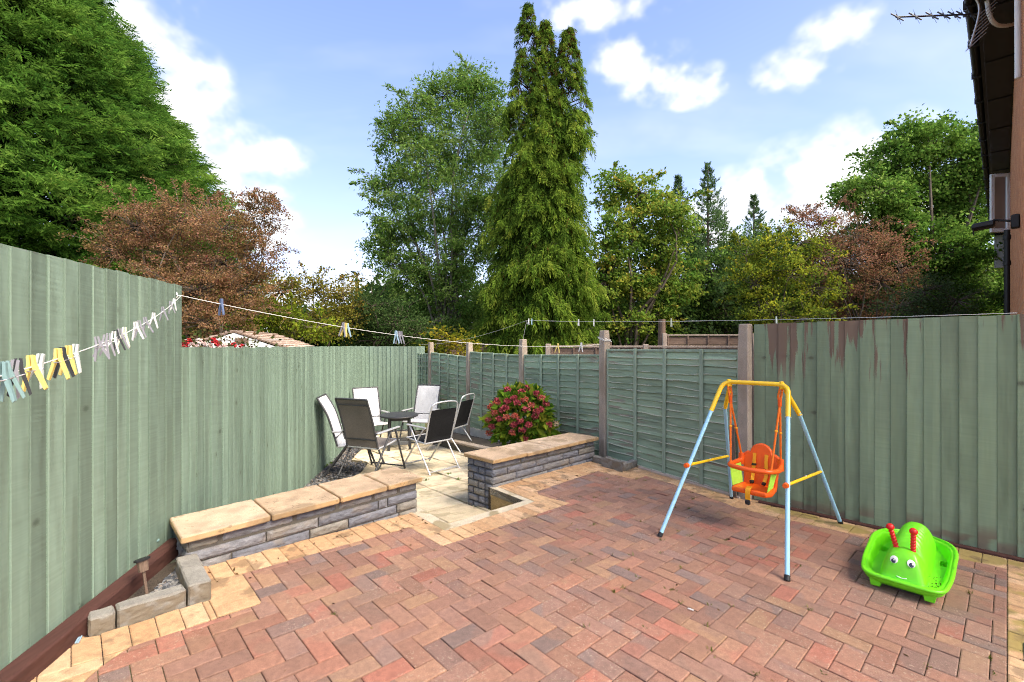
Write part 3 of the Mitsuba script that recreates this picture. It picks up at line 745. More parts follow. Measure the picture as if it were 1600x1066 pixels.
board_fence('tall green feather-edge board fence at the left, nearest the camera', FL, .0935, lambda t: 1.798, lambda x, y: plane_hi(x, y) + .02, 1, 'm_board', proud=.6)
board_fence('lower green board fence running down the left of the terrace behind the chairs', FLOW, .098, lambda t: 1.374 - .075 * t, lambda x, y: plane_lo(x, y) - .05, 1, 'm_board', proud=.65)
board_fence('short green board fence closing the far end of the terrace', FREAR, .098, lambda t: 1.290, lambda x, y: plane_lo(x, y) - .05, 1, 'm_board')
board_fence('green board fence with peeling paint at the right, behind the swing', [FR0, FR1, ab2xy(5.05, .45)], .104, lambda t: 1.582 + .034 * t, lambda x, y: plane_hi(x, y) + .012, 1, 'm_board_right', proud=.55)
k = thing('gravel_board', 'reddish timber board along the foot of the right fence', 'timber')
d = unit(FR1 - FR0); nr = np.array([d[1], -d[0]]); v, f = chamfered(np.array([.05, .022, -.02]), np.array([1.82, .075, .018]), .005)
m = trimesh.Trimesh(v, f).subdivide_to_size(.08); v = np.array(m.vertices); v += (meshkit.fbm(v * 14, 3)[:, None] - .5) * .012
xy = FR0 + v[:, :1] * d + v[:, 1:2] * nr; MB().add(np.c_[xy, v[:, 2] + plane_hi(xy[:, 0], xy[:, 1])], m.faces).put(k, 'm_sleeper')

# ---- lap panels between concrete posts ---------------------------------------------------------------------------------------
posts = [0.0, 1.83, 3.63, 5.44]                     # distance from the post by the wall, going away
POST = {}
lapf = thing('lap_fence', 'green waney-edge lap panels between concrete posts along the right of the garden', 'fence')
def post(name, xy, zb, zt, w, d_, key, ang=0.0):
    dd = LAPD; nr = np.array([dd[1], -dd[0]])
    v, f = chamfered(np.array([-w / 2, -w / 2, zb]), np.array([w / 2, w / 2, zt]), .008)
    m = trimesh.Trimesh(v, f).subdivide_to_size(.25); v = np.array(m.vertices)
    up = v[:, 2] > zt - .012; v[up, :2] *= .86
    v[:, :2] += (meshkit.fbm(v * 12 + xy[0], 2)[:, None] - .5) * .006
    p = xy + v[:, :1] * dd + v[:, 1:2] * nr
    return MB().add(np.c_[p, v[:, 2]], m.faces).put(sub(key, name), 'm_post')
for t_, zt in zip(posts, (1.556, 1.452, 1.39, 1.392)):
    xy = LAP0 + LAPD * t_; post('post', xy, plane_lo(*xy) - .2, zt, .105, 0, lapf)
post('post', ab2xy(4.765, -1.80) - LAPD * .06, -.3, 1.585, .105, 0, lapf)
PW = ab2xy(4.765, -1.80) - LAPD * .06
def lap_panel(p, q, zt0, zt1, zb0, zb1, slats=15, board=None):
    """p (far) to q (near): wavy horizontal slats, three battens in front, frame"""
    d = unit(q - p); L = np.linalg.norm(q - p); nr = np.array([d[1], -d[0]]); nr = nr if nr @ np.array([-1, -.6]) > 0 else -nr
    pan = sub(lapf, 'panel')
    W = lambda x, y, z: np.append(p + d * x + nr * y, z)
    mb = MB()
    for (x0, x1) in ((0.0, .03), (L - .03, L)):
        v, f = chamfered(np.array([x0, -.022, 0]), np.array([x1, .018, 1]), .004); zb = zb0 + (zb1 - zb0) * v[:, 0] / L; zt = zt0 + (zt1 - zt0) * v[:, 0] / L
        mb.add(np.c_[p + v[:, :1] * d + v[:, 1:2] * nr, zb + (zt - zb) * v[:, 2]], f, RNG.random(2))
    v, f = chamfered(np.array([0, -.02, 0]), np.array([L, .022, .03]), .004); mb.add(np.c_[p + v[:, :1] * d + v[:, 1:2] * nr, v[:, 2] + zt0 + (zt1 - zt0) * v[:, 0] / L - .03], f, RNG.random(2))
    mb.put(pan, 'm_batten', uv=True)
    nseg = 22; xs = np.linspace(.028, L - .028, nseg + 1)
    for k_ in range(slats):
        hi_, lo_ = 1 - (k_ - .45) / slats, 1 - (k_ + 1.0) / slats
        ph = RNG.random() * 50
        wav = (meshkit.fbm(np.c_[xs * 1.6 + ph, xs * 0, xs * 0 + k_], 3, seed=9) - .5) * .042 + (meshkit.noise(np.c_[xs * 7 + ph, xs * 0, xs * 0], seed=4) - .5) * .010
        H0 = zb0 + (zb1 - zb0) * xs / L; H1 = zt0 + (zt1 - zt0) * xs / L - .02
        zt = H0 + (H1 - H0) * min(hi_, 1.0); zb = H0 + (H1 - H0) * max(lo_, 0) + (wav if 0 < k_ < slats - 1 else wav * .3)
        yb, yt = .020 + RNG.normal(0, .003), -.004
        fr = np.array([W(x, yt, z) for x, z in zip(xs, zt)] + [W(x, yb, z + .007) for x, z in zip(xs, zb)]); lp = np.array([W(x, yb, z + .007) for x, z in zip(xs, zb)] + [W(x, yb + .006, z) for x, z in zip(xs, zb)])
        ed = np.array([W(x, yb + .006, z) for x, z in zip(xs, zb)] + [W(x, yb - .012, z - .002) for x, z in zip(xs, zb)])
        bk = np.array([W(x, yt - .008, z) for x, z in zip(xs, zt)] + [W(x, yb - .012, z - .002) for x, z in zip(xs, zb)])
        i = np.arange(nseg); qd = np.c_[i, i + nseg + 1, i + nseg + 2, i + 1]
        u0 = RNG.random()
        MB().add(fr, qd, (u0, 0)).add(lp, qd, (u0, 1)).add(ed, qd, (u0, 1)).add(bk, qd, (u0, 0)).put(sub(pan, 'slat'), 'm_slat', uv=True)
    for x in (L * .26, L * .52, L * .77):
        x += RNG.normal(0, .02); v, f = chamfered(np.array([-.019, .020, 0]), np.array([.019, .042, 1]), .004); lean = RNG.normal(0, .012)
        zb = zb0 + (zb1 - zb0) * x / L; zt = zt0 + (zt1 - zt0) * x / L + .006
        MB().add(np.c_[p + (x + v[:, :1] + lean * (v[:, 2:3] - .5)) * d + v[:, 1:2] * nr, zb + (zt - zb) * v[:, 2]], f, RNG.random(2)).put(sub(pan, 'batten'), 'm_batten', uv=True)
    if board is not None:
        v, f = chamfered(np.array([0, -.025, 0]), np.array([L, .020, 1]), .006); zb = board + 0 * v[:, 0]; zt = zb0 + (zb1 - zb0) * v[:, 0] / L - .004
        MB().add(np.c_[p + v[:, :1] * d + v[:, 1:2] * nr, zb + (zt - zb) * v[:, 2]], f).put(sub(lapf, 'gravel_board'), 'm_conc_white')
plain('m_conc_white', proc(lambda p, n, uv: mi.Color3f(.50, .49, .46) * (0.7 + 0.5 * fbm(p.x * 8, p.y * 8, p.z * 8, 4))), 0.9)
pp = [LAP0 + LAPD * t_ for t_ in posts]; g_ = LAPD * .055
lap_panel(pp[3] + LAPD * .75, pp[3] + g_, 1.13, 1.14, -.35, -.35)
lap_panel(pp[3] - g_, pp[2] + g_, 1.165, 1.115, -.30, -.26, board=-.7)
lap_panel(pp[2] - g_, pp[1] + g_, 1.215, 1.195, -.24, -.20, board=-.6)
lap_panel(pp[1] - g_, pp[0] + g_, 1.20, 1.245, -.20, -.10, board=-.5)
lap_panel(pp[0] - g_, PW + g_ * .9, 1.318, 1.335, -.055, -.085, slats=17)
k = thing('bottom_rail', 'bare pale timber rail along the foot of the nearest lap panel', 'timber')
p, q = pp[0] - LAPD * .62, PW + LAPD * .02; d = unit(q - p); nr = np.array([d[1], -d[0]]); nr = nr if nr[0] < 0 else -nr
v, f = chamfered(np.array([0, .03, -.03]), np.array([np.linalg.norm(q - p), .075, .018]), .005); xy = p + v[:, :1] * d + v[:, 1:2] * nr
MB().add(np.c_[xy, v[:, 2] + plane_hi(xy[:, 0], xy[:, 1])], f).put(k, 'm_palewood')
k = thing('broken_slat', 'splintered slat leaning upright against the lap panel beside the right fence', 'timber')
b = PW + LAPD * .10 + np.array([-.065, -.06]); zb = plane_hi(*b)
mb = MB(); v, f = chamfered(np.array([-.045, 0, .0]), np.array([.035, .014, .70]), .003); v[:, 0] += (v[:, 2] > .6) * np.where(v[:, 0] > 0, 0, .03)
mb.add(np.c_[b + v[:, :1] * LAPD + v[:, 1:2] * np.array([LAPD[1], -LAPD[0]]) + v[:, 2:3] * np.array([.02, .02]), v[:, 2] + zb], f).put(k, 'm_brownwood')

# planting bed along the lap panels, behind the right wall
k = thing('raised_bed', 'low raised planting bed edged with pinkish slabs along the lap panels', 'planting bed')
bedp = Polygon([tuple(BED0), tuple(BED1), tuple(LAP0 + LAPD * 5.2), tuple(LAP0 + LAPD * .1)]).buffer(0)
poly_sheet(bedp, lambda x, y: plane_lo(x, y) + .12, .3).put(sub(k, 'soil'), 'm_soil')
d = unit(BED1 - BED0); L = np.linalg.norm(BED1 - BED0); nr = np.array([d[1], -d[0]])
nr = nr if nr[0] < 0 else -nr
for i_ in range(8):
    x0, x1 = L * i_ / 8, L * (i_ + 1) / 8
    v, f = chamfered(np.array([x0 + .003, -.10, .12]), np.array([x1 - .003, .035, .155]), .006); xy = BED0 + v[:, :1] * d + v[:, 1:2] * nr
    MB().add(np.c_[xy, v[:, 2] + plane_lo(xy[:, 0], xy[:, 1])], f, RNG.random(2)).put(sub(k, 'coping_slab'), 'm_post', uv=True)
v, f = chamfered(np.array([0, -.09, -.1]), np.array([L, .015, .12]), .004); xy = BED0 + v[:, :1] * d + v[:, 1:2] * nr
MB().add(np.c_[xy, v[:, 2] + plane_lo(xy[:, 0], xy[:, 1])], f).put(sub(k, 'edging'), 'm_mortar')

# ================================================================== THINGS IN THE GARDEN
# ---- toddler swing -----------------------------------------------------------------------------------------------------------
sw = thing('toddler_swing', 'yellow and blue tubular toddler swing with an orange bucket seat', 'swing')
F1, F2, F3, F4 = (on_hi(np.array([a, b, 0.0])) for a, b in ((3.225, -1.798), (4.629, -1.823), (3.246, -.941), (4.718, -.961)))
T1, T2 = on_hi(np.array([3.93, -1.615, 1.165])), on_hi(np.array([3.975, -1.145, 1.180]))
bar = unit(T2 - T1)
def leg_split(top, foot, t): return top + (foot - top) * t
R_ = .0165
# front hoop: yellow, bends down into both front legs; rear legs plug in behind it
y1, y2, y3, y4 = leg_split(T1, F1, .205), leg_split(T2, F3, .195), leg_split(T1, F2, .20), leg_split(T2, F4, .20)
MB().tube(bent([y1, T1, T2, y2], .075, 7), R_ + .001, 12).put(sub(sw, 'top_hoop'), 'm_yellow', smooth=50)
for tp, yy, ff in ((T1 + bar * .045, y3, F2), (T2 - bar * .045, y4, F4)):
    cn = tp + np.append(A * .030, .0) - [0, 0, .012]
    MB().tube(bent([tp + [0, 0, .0], cn, yy], .024, 6), R_, 12).put(sub(sw, 'rear_tube'), 'm_yellow', smooth=50)
for y, fpt in ((y1, F1), (y2, F3), (y3, F2), (y4, F4)):
    d = unit(fpt - y)
    l = sub(sw, 'leg'); MB().tube([y - d * .02, fpt - d * .025], R_ - .002, 12).put(l, 'm_blue', smooth=50)
    MB().tube([fpt - d * .034, fpt - d * .002], R_ + .0015, 12).put(sub(l, 'foot_cap'), 'm_black', smooth=50)
    mb = MB(); v, f = sphere(y + np.array([0, 0, .0]) - np.append(Bv, 0) * R_, .006, 1); mb.add(v, f); v, f = sphere(y + np.append(Bv, 0) * R_, .006, 1); mb.add(v, f)
    mb.put(sub(l, 'bolt'), 'm_steel', smooth=True)
for ff, fb, tp, s_ in ((F1, F2, T1, -1), (F3, F4, T2, 1)):
    p, q = leg_split(tp, ff, .56), leg_split(tp, fb, .60)
    d = unit(q - p); br = sub(sw, 'brace')
    MB().tube([p - d * .05, q + d * .012], .011, 10).put(br, 'm_yellow', smooth=50)
    MB().tube([p - d * .062, p - d * .03], [.017, .020], 8).put(sub(br, 'knob'), 'm_orange', smooth=50)
    v, f = sphere((p + q) / 2 + [0, 0, .011], .007, 1); MB().add(v, f).put(sub(br, 'rivet'), 'm_steel', smooth=True)
# seat: local frame, y = forwards (towards the camera side), x = to the child's left seen from the front
SC = (T1 + T2) / 2; sc_xy = SC[:2] + A * .01; base_z = plane_hi(*sc_xy)
S_ = frame(np.array([sc_xy[0], sc_xy[1], base_z]), Bv, -A)          # x: along the bar, y: towards the front
HS = .325
def slab_outline(poly, t, round_=.012):
    """rounded-edge extrusion of a polygon, thickness t along z from 0"""
    mb = MB(); layers = [(0.0, round_), (round_ * .3, round_ * .3), (round_, 0), (t - round_, 0), (t - round_ * .3, round_ * .3), (t, round_)]
    base = np.array(poly.segmentize(.02).exterior.coords)[:-1]; n = len(base); c = np.array(poly.representative_point().coords[0])
    nrm = np.roll(base, -1, 0) - np.roll(base, 1, 0); nrm = unit(np.c_[nrm[:, 1], -nrm[:, 0]])
    if Polygon(base + nrm * .001).area < Polygon(base).area: nrm = -nrm
    V = np.vstack([np.c_[base - nrm * o, np.full(n, z)] for z, o in layers]); F = []
    i = np.arange(n); j = (i + 1) % n
    for k_ in range(len(layers) - 1): F.append(np.c_[i + k_ * n, j + k_ * n, j + (k_ + 1) * n, i + (k_ + 1) * n])
    F = np.vstack(F); tri = np.vstack([F[:, [0, 1, 2]], F[:, [0, 2, 3]]])
    for lay_, fl in ((0, True), (len(layers) - 1, False)):
        pv = V[lay_ * n:(lay_ + 1) * n, :2]; tv, tf_ = trimesh.creation.triangulate_polygon(Polygon(pv), engine='earcut')
        from scipy.spatial import cKDTree
        idx = cKDTree(pv).query(tv)[1] + lay_ * n; tf_ = idx[tf_]; tri = np.vstack([tri, tf_[:, ::-1] if fl else tf_])
    return V, tri
seatp = Polygon([(-.115, -.10), (.115, -.10), (.135, .06), (.118, .125), (-.118, .125), (-.135, .06)]).buffer(.012)
v, f = slab_outline(seatp, .038, .012); v[:, 2] += HS - .02 + .10 * np.clip(v[:, 1] - .04, 0, 1)
MB().add(S_(v), f).put(sub(sw, 'seat'), 'm_orange', smooth=45)
arch = [(.075 * math.cos(t) * 1.05, .262 + .075 * math.sin(t)) for t in np.linspace(0, math.pi, 13)]
backp = Polygon([(-.118, 0), (.118, 0), (.132, .215), (.128, .248), (.105, .264), *arch, (-.105, .264), (-.128, .248), (-.132, .215)]).buffer(.006)
v, f = slab_outline(backp, .030, .010); v = np.c_[v[:, 0], -.10 - v[:, 2] - .16 * v[:, 1] * .8, HS + v[:, 1]]
MB().add(S_(v), f).put(sub(sw, 'backrest'), 'm_orange', smooth=45)
HB = HS + .185
ring = [(-.135, -.135, HB + .045), (-.150, -.12, HB + .01), (-.168, -.04, HB - .005), (-.168, .06, HB), (-.12, .135, HB + .005), (0, .165, HB + .005), (.12, .135, HB + .005), (.168, .06, HB), (.168, -.04, HB - .005), (.150, -.12, HB + .01), (.135, -.135, HB + .045)]
MB().tube(S_(smooth_path(ring, 6)), .0185, 12).put(sub(sw, 'guard_bar'), 'm_orange', smooth=50)
for s_ in (-1, 1):
    MB().tube(S_([(s_ * .15, -.125, HB - .03), (s_ * .15, -.125, HB + .06)]), [.024, .021], 10).put(sub(sw, 'arm_socket'), 'm_orange', smooth=50)
    g = np.array([(s_ * .112, -.055, HS + .025), (s_ * .126, .115, HS + .030), (s_ * .150, .100, HB - .012), (s_ * .138, -.085, HB - .010)])
    g2 = g + np.array([s_ * .004, 0, 0]); MB().add(S_(np.vstack([g, g2])), [[0, 1, 2, 3], [7, 6, 5, 4], [0, 4, 5, 1], [1, 5, 6, 2], [2, 6, 7, 3], [3, 7, 4, 0]]).put(sub(sw, 'side_panel'), 'm_lime')
    # harness strap down the backrest
    st = sub(sw, 'strap'); x = s_ * .045
    path = [(x, -.128, HS + .262), (x, -.118, HS + .20), (x * 1.1, -.105, HS + .10), (x * 1.0, -.075, HS + .05)]
    mb = MB(); pl = smooth_path(path, 5); L = len(pl)
    V = np.vstack([pl + [-.0125, 0, 0], pl + [.0125, 0, 0], pl + [.0125, .003, .001], pl + [-.0125, .003, .001]]); F = []
    for i_ in range(L - 1):
        for q_ in range(4): a_, b_ = q_ * L + i_, ((q_ + 1) % 4) * L + i_; F.append([a_, a_ + 1, b_ + 1, b_])
    MB().add(S_(V), F).put(st, 'm_amber')
    MB().box([x - .016, -.118, HS + .165 - .03 * (s_ > 0)], [x + .016, -.104, HS + .18 - .03 * (s_ > 0)], tf=S_).put(sub(st, 'slider'), 'm_black')
    MB().box([x - .014, -.078, HS + .028], [x + .014, -.048, HS + .052], tf=S_, ch=.004).put(sub(st, 'buckle'), 'm_black')
    # ropes: hook on the bar, wrapped knot, then one rope to the guard bar and one to the arm socket
    hook = T1 + bar * .045 if s_ < 0 else T2 - bar * .045
    knot = hook + np.array([0, 0, -.145]) + np.append(Bv, 0) * (-s_ * .012)
    rp = sub(sw, 'rope'); r_ = .0080
    def rope(path, key, r=r_):
        path = smooth_path(path, 14); t = np.arange(len(path)); MB().tube(path, r * (1 + .14 * np.sin(t * 2.1)), 8).put(key, 'm_rope', smooth=True)
    fb_, bb_ = S_(np.array([s_ * .150, .095, HB + .015])), S_(np.array([s_ * .15, -.125, HB + .055]))
    rope([knot, knot * .6 + fb_ * .4 + [0, 0, .0], fb_], rp); rope([knot, knot * .6 + bb_ * .4, bb_], sub(sw, 'rope'))
    rope([hook + [.010, 0, -.02], knot + [.010, 0, .05], knot], sub(sw, 'rope')); rope([hook + [-.008, 0, -.02], knot + [-.010, .004, .05], knot], sub(sw, 'rope'))
    mb = MB()
    for k_ in range(5): mb.tube([knot + [0, 0, .028 - k_ * .011], knot + [0, 0, .018 - k_ * .011]], .0145, 10)
    mb.put(sub(sw, 'rope_wrap'), 'm_orange', smooth=45)
    for q_, fr in ((fb_, .42), (bb_, .52)):
        c_ = knot + (q_ - knot) * fr; v, f = sphere(c_, .0125, 2, (1, 1, .8)); MB().add(v, f).put(sub(sw, 'rope_bead'), 'm_amber', smooth=True)
    mb = MB(); mb.box([-.014, -.014, -.038], [.014, .014, .022], tf=lambda v: v + hook, ch=.004); mb.put(sub(sw, 'bracket'), 'm_yellow')
    ang = np.linspace(-.6, 4.4, 16); MB().tube(np.c_[hook[0] + .012 * np.cos(ang), np.full(16, hook[1]), hook[2] - .045 + .012 * np.sin(ang)], .003, 6).put(sub(sw, 'hook'), 'm_steel', smooth=50)
cs = sub(sw, 'crotch_strap')
pl = np.array([(0, .100, HS + .045), (0, .138, HS + .036), (0, .150, HS + .010), (0, .148, HS - .05)]); pl = smooth_path(pl, 4); L = len(pl)
V = np.vstack([pl + [-.018, 0, 0], pl + [.018, 0, 0], pl + [.018, .004, .003], pl + [-.018, .004, .003]]); F = []
for i_ in range(L - 1):
    for q_ in range(4): a_, b_ = q_ * L + i_, ((q_ + 1) % 4) * L + i_; F.append([a_, a_ + 1, b_ + 1, b_])
MB().add(S_(V), F).put(cs, 'm_amber'); MB().box([-.017, .137, HS - .085], [.017, .162, HS - .048], tf=S_, ch=.005).put(sub(cs, 'buckle'), 'm_black')

# ---- caterpillar rocker ------------------------------------------------------------------------------------------------------------
rk = thing('rocker', 'lime green caterpillar shaped rocker with red beaded handles', 'rocker toy')
RO = on_hi(np.array([3.565, -.432, 0.0])); RT = frame(RO, Bv, A)               # x: across, y: from the face to the tail
WX, LY = .205, .82
def outline(t):
    """rim of the tray: straight front edge, full rounded sides and tail"""
    c_, s_ = np.cos(t), np.sin(t)
    n_ = np.where(s_ < 0, 6.0, 2.15)
    return np.sign(c_) * np.abs(c_) ** (2 / n_) * (WX + .022 * np.clip(s_ + .3, 0, 1)), .41 + np.sign(s_) * np.abs(s_) ** (2 / n_) * .405
NT, NR = 168, 60
tt = np.linspace(0, 2 * np.pi, NT, endpoint=False); rr = np.linspace(0, 1, NR)
ox, oy = outline(tt)
PX, PY = ox[None] * rr[:, None], .41 + (oy - .41)[None] * rr[:, None]
def tray_z(x, y, r):
    rim = .086 + .064 * smooth01((y - .05) / .55) + .012 * smooth01((np.abs(x) - .1) / .1) * smooth01(y / .15)
    floor = .072 + .04 * smooth01((y - .40) / .4)
    z = floor + (rim - floor) * smooth01((r - .80) / .10)
    hump = np.where(np.abs(x) < .108, np.sqrt(np.maximum(0, 1 - (np.abs(x) / .108) ** 2.4)), 0)
    bodyh = .225 + .03 * np.sin(np.clip((y - .1) / .7, 0, 1) * np.pi) + .024 * np.abs(np.sin((y - .22) * np.pi / .062)) ** .9 * (y > .22)
    endf = smooth01((y - .045) / .05) * smooth01((.80 - y) / .10)
    neck = 1 - .10 * np.exp(-((y - .225) / .022) ** 2)
    head = np.sqrt(np.maximum(0, 1 - (np.abs(x) / .116) ** 2.6)) * np.clip(1 - ((y - .145) / .115) ** 2, 0, 1) ** .5
    hz = np.maximum(np.where(y > .19, bodyh * neck, 0) * endf * hump ** .8, .255 * head)
    z = np.maximum(z, hz)
    for sx in (-1, 1):       # hand holes at the back of both wells
        inb = (np.abs(x - sx * .152) < .017) & (np.abs(y - .52) < .030); z = np.where(inb, z - .05, z)
    return z
def smooth01(t): t = np.clip(t, 0, 1); return t * t * (3 - 2 * t)
PZ = tray_z(PX, PY, rr[:, None] + 0 * PX)
V = np.stack([PX, PY, PZ], -1).reshape(-1, 3); F = []
i, k_ = np.meshgrid(np.arange(NR - 1), np.arange(NT), indexing='ij'); a_ = (i * NT + k_).ravel(); b_ = (i * NT + (k_ + 1) % NT).ravel(); F = np.c_[a_, b_, b_ + NT, a_ + NT]
MB().add(RT(V), F).put(sub(rk, 'tray'), 'm_plastic_green', smooth=40)
rimp = np.stack([ox, oy, tray_z(ox, oy, np.ones(NT))], -1)
MB().tube(RT(np.vstack([rimp, rimp[:3]])), .0105, 10).put(sub(rk, 'rim'), 'm_plastic_green', smooth=60)
lv = []
for sc_, dz in ((1.0, -.004), (.985, -.026), (.95, -.040), (.88, -.050)): lv.append(np.stack([ox * sc_, .41 + (oy - .41) * sc_, np.maximum(rimp[:, 2] + dz - (.01 if sc_ < .9 else 0), .03)], -1))
V = np.vstack(lv); i, k_ = np.meshgrid(np.arange(3), np.arange(NT), indexing='ij'); a_ = (i * NT + k_).ravel(); b_ = (i * NT + (k_ + 1) % NT).ravel()
MB().add(RT(V), np.c_[a_, b_, b_ + NT, a_ + NT]).put(sub(rk, 'underside'), 'm_plastic_green', smooth=40)
for s_ in (-1, 1):
    ys = np.linspace(.03, .74, 18); zb = .045 * ((ys - .34) / .36) ** 4 * .6; zt = np.full(18, .062)
    V = np.vstack([np.c_[np.full(18, s_ * .125 + o), ys, z] for o, z in ((-.022, zb), (.022, zb), (.030, zt), (-.030, zt))]); F = []
    for i_ in range(17):
        for q_ in range(4): a2, b2 = q_ * 18 + i_, ((q_ + 1) % 4) * 18 + i_; F.append([a2, a2 + 1, b2 + 1, b2])
    F += [[0, 18, 36, 54], [17, 71, 53, 35]]
    MB().add(RT(V), F).put(sub(rk, 'runner'), 'm_plastic_green', smooth=30)
def head_at(x, y):
    z = float(tray_z(np.array([x]), np.array([y]), np.array([.4]))[0]); e_ = .004
    gx = (float(tray_z(np.array([x + e_]), np.array([y]), np.array([.4]))[0]) - z) / e_; gy = (float(tray_z(np.array([x]), np.array([y + e_]), np.array([.4]))[0]) - z) / e_
    return np.array([x, y, z]), unit(np.array([-gx, -gy, 1.0]))
for s_ in (-1, 1):
    p0 = np.array([s_ * .040, .150, .245]); d = unit(np.array([s_ * .13 - .10, -.10, 1.0])); mb = MB()
    for q_ in range(6): v, f = sphere(p0 + d * (q_ * .0185), .0145, 2, (1, 1, .85)); mb.add(RT(v), f)
    v, f = sphere(p0 + d * (6 * .0185 + .010), .021, 2); mb.add(RT(v), f); mb.put(sub(rk, 'handle'), 'm_plastic_red', smooth=True)
    p, nn = head_at(s_ * .040, .072)
    def disc(c0, n0, r0, thick, key, mat, sx=1.0):
        t1 = unit(np.cross(n0, [0, 1, 0.0]) * 1.0); t1 = unit(np.cross([0, 0, 1.0], n0)) if abs(n0[2]) < .98 else np.array([1.0, 0, 0]); t2 = np.cross(n0, t1)
        g_ = np.linspace(0, 2 * np.pi, 24, endpoint=False); V = [c0 + n0 * thick]; F = []
        for rad, h in ((.6, .85), (1.0, .25), (1.0, -.9)):
            V += [c0 + r0 * rad * (np.cos(a1) * t1 * sx + np.sin(a1) * t2) + n0 * thick * h for a1 in g_]
        for q2 in range(24): F.append([0, 1 + q2, 1 + (q2 + 1) % 24])
        for l_ in range(2):
            for q2 in range(24): a2, b2 = 1 + l_ * 24 + q2, 1 + l_ * 24 + (q2 + 1) % 24; F += [[a2, a2 + 24, b2 + 24], [a2, b2 + 24, b2]]
        return MB().add(RT(np.array(V)), F).put(key, mat, smooth=40)
    ek = sub(rk, 'eye'); disc(p, nn, .0225, .004, ek, 'm_white', .85)
    dn = unit(np.cross(nn, np.cross([0, 0, 1.0], nn)))
    disc(p + nn * .003 - dn * .009, nn, .0132, .0035, sub(ek, 'pupil'), 'm_eye_dark', .85)
    disc(p + nn * .0055 - dn * .004 + np.array([s_ * .002 + .004, 0, 0]), nn, .0042, .003, sub(ek, 'glint'), 'm_white')
pts = []
for x in np.linspace(-.024, .024, 9): p, nn = head_at(x, .048); p, nn = head_at(x, .042 + 0 * x); pts.append(p + nn * .002 + np.array([0, 0, .9 * x * x * 12 - .012]))
MB().tube(RT(np.array(pts)), .0026, 6).put(sub(rk, 'smile'), 'm_white', smooth=True)

# ---- chairs and table on the terrace -------------------------------------------------------------------------------------------------
def lo_pt(px, py):
    d = np.array([(px - 800) / 730.0, 1.0, (533 - py) / 730.0]); t = (CAM_H - .05) / (.04 * d[0] - .06 - d[2]); return np.array([0, 0, CAM_H]) + t * d
def ribbon(path, w, tf, thick=.004):
    """sling between two side rails: path of (y, z), width w, slightly dished"""
    p = np.asarray(path, float); n = len(p); xs = np.linspace(-w / 2, w / 2, 7); V = []
    t = unit(np.gradient(p, axis=0)); nr = np.c_[-t[:, 1], t[:, 0]]
    for k_ in range(n):
        for x in xs:
            sag = -.012 * (1 - (2 * x / w) ** 2) * (0.2 if k_ in (0, n - 1) else 1); q = p[k_] + nr[k_] * sag; V.append((x, q[0], q[1]))
    F = [[k_ * 7 + j, k_ * 7 + j + 1, (k_ + 1) * 7 + j + 1, (k_ + 1) * 7 + j] for k_ in range(n - 1) for j in range(6)]
    return tf(np.array(V)), np.array(F)
def recliner(label, origin, face, sling, frame_m, arm_m, sc=1.0, lean=1.0, group='reclining mesh chairs round the terrace table'):
    k = thing('reclining_chair', label, 'chair', group); fx = unit(np.append(face, 0))[:2]; g0 = frame(origin, np.array([fx[1], -fx[0]]), fx)
    tf = lambda v: g0(np.asarray(v, float) * sc)
    w = .25; bk = [(-.21, .41), (-.27, .62), (-.35, .86), (-.44 * lean, 1.08)]; st = [(.26, .43), (.20, .445), (.02, .42), (-.20, .405)]
    v, f = ribbon(smooth_path(np.array([(*q, 0) for q in bk]), 5)[:, :2], .47, tf); MB().add(v, f).put(sub(k, 'backrest'), sling, smooth=True)
    v, f = ribbon(smooth_path(np.array([(*q, 0) for q in st]), 5)[:, :2], .47, tf); MB().add(v, f).put(sub(k, 'seat'), sling, smooth=True)
    bf = sub(k, 'back_frame'); mb = MB()
    for s_ in (-1, 1): mb.tube(tf(smooth_path([(s_ * w, *q) for q in bk], 5)), .014 * sc, 8)
    mb.tube(tf([(-w, *bk[-1]), (w, *bk[-1])]), .013 * sc, 8); mb.tube(tf([(-w, -.235, .52), (w, -.235, .52)]), .010 * sc, 8); mb.tube(tf([(-w, -.415 * lean, 1.0), (w, -.415 * lean, 1.0)]), .008 * sc, 8); mb.put(bf, frame_m, smooth=50)
    mb = MB()
    for s_ in (-1, 1): mb.tube(tf(smooth_path([(s_ * w, *q) for q in st], 5)), .013 * sc, 8)
    mb.tube(tf([(-w, .27, .43), (w, .27, .43)]), .013 * sc, 8); mb.tube(tf([(-w, -.20, .40), (w, -.20, .40)]), .012 * sc, 8); mb.put(sub(k, 'seat_frame'), arm_m, smooth=50)
    for s_ in (-1, 1):
        x = s_ * .285
        v, f = chamfered(np.array([x - .024, -.27, .615]), np.array([x + .024, .22, .637]), .008); v[:, 2] += .03 * np.clip(v[:, 1], -1, 1); MB().add(tf(v), f).put(sub(k, 'armrest'), arm_m, smooth=45)
        MB().tube(tf([(x, .15, .62), (x * .98, .06, .44), (x, .36, .0)][:1] + [(x, .13, .60), (x * 1.0, .36, .012)]), .0135 * sc, 8).put(sub(k, 'leg'), frame_m, smooth=50)
        MB().tube(tf([(x * .96, .06, .62), (x * .96, -.38, .012)]), .0135 * sc, 8).put(sub(k, 'leg'), frame_m, smooth=50)
        MB().tube(tf([(x, -.26, .62), (s_ * w, -.28, .60)]), .009 * sc, 6).put(sub(k, 'arm_pivot'), 'm_black', smooth=50)
    MB().tube(tf([(-.285, .335, .05), (.285, .335, .05)]), .011 * sc, 8).put(sub(k, 'crossbar'), frame_m, smooth=50)
    MB().tube(tf([(-.275, -.365, .04), (.275, -.365, .04)]), .011 * sc, 8).put(sub(k, 'crossbar'), frame_m, smooth=50)
    return k
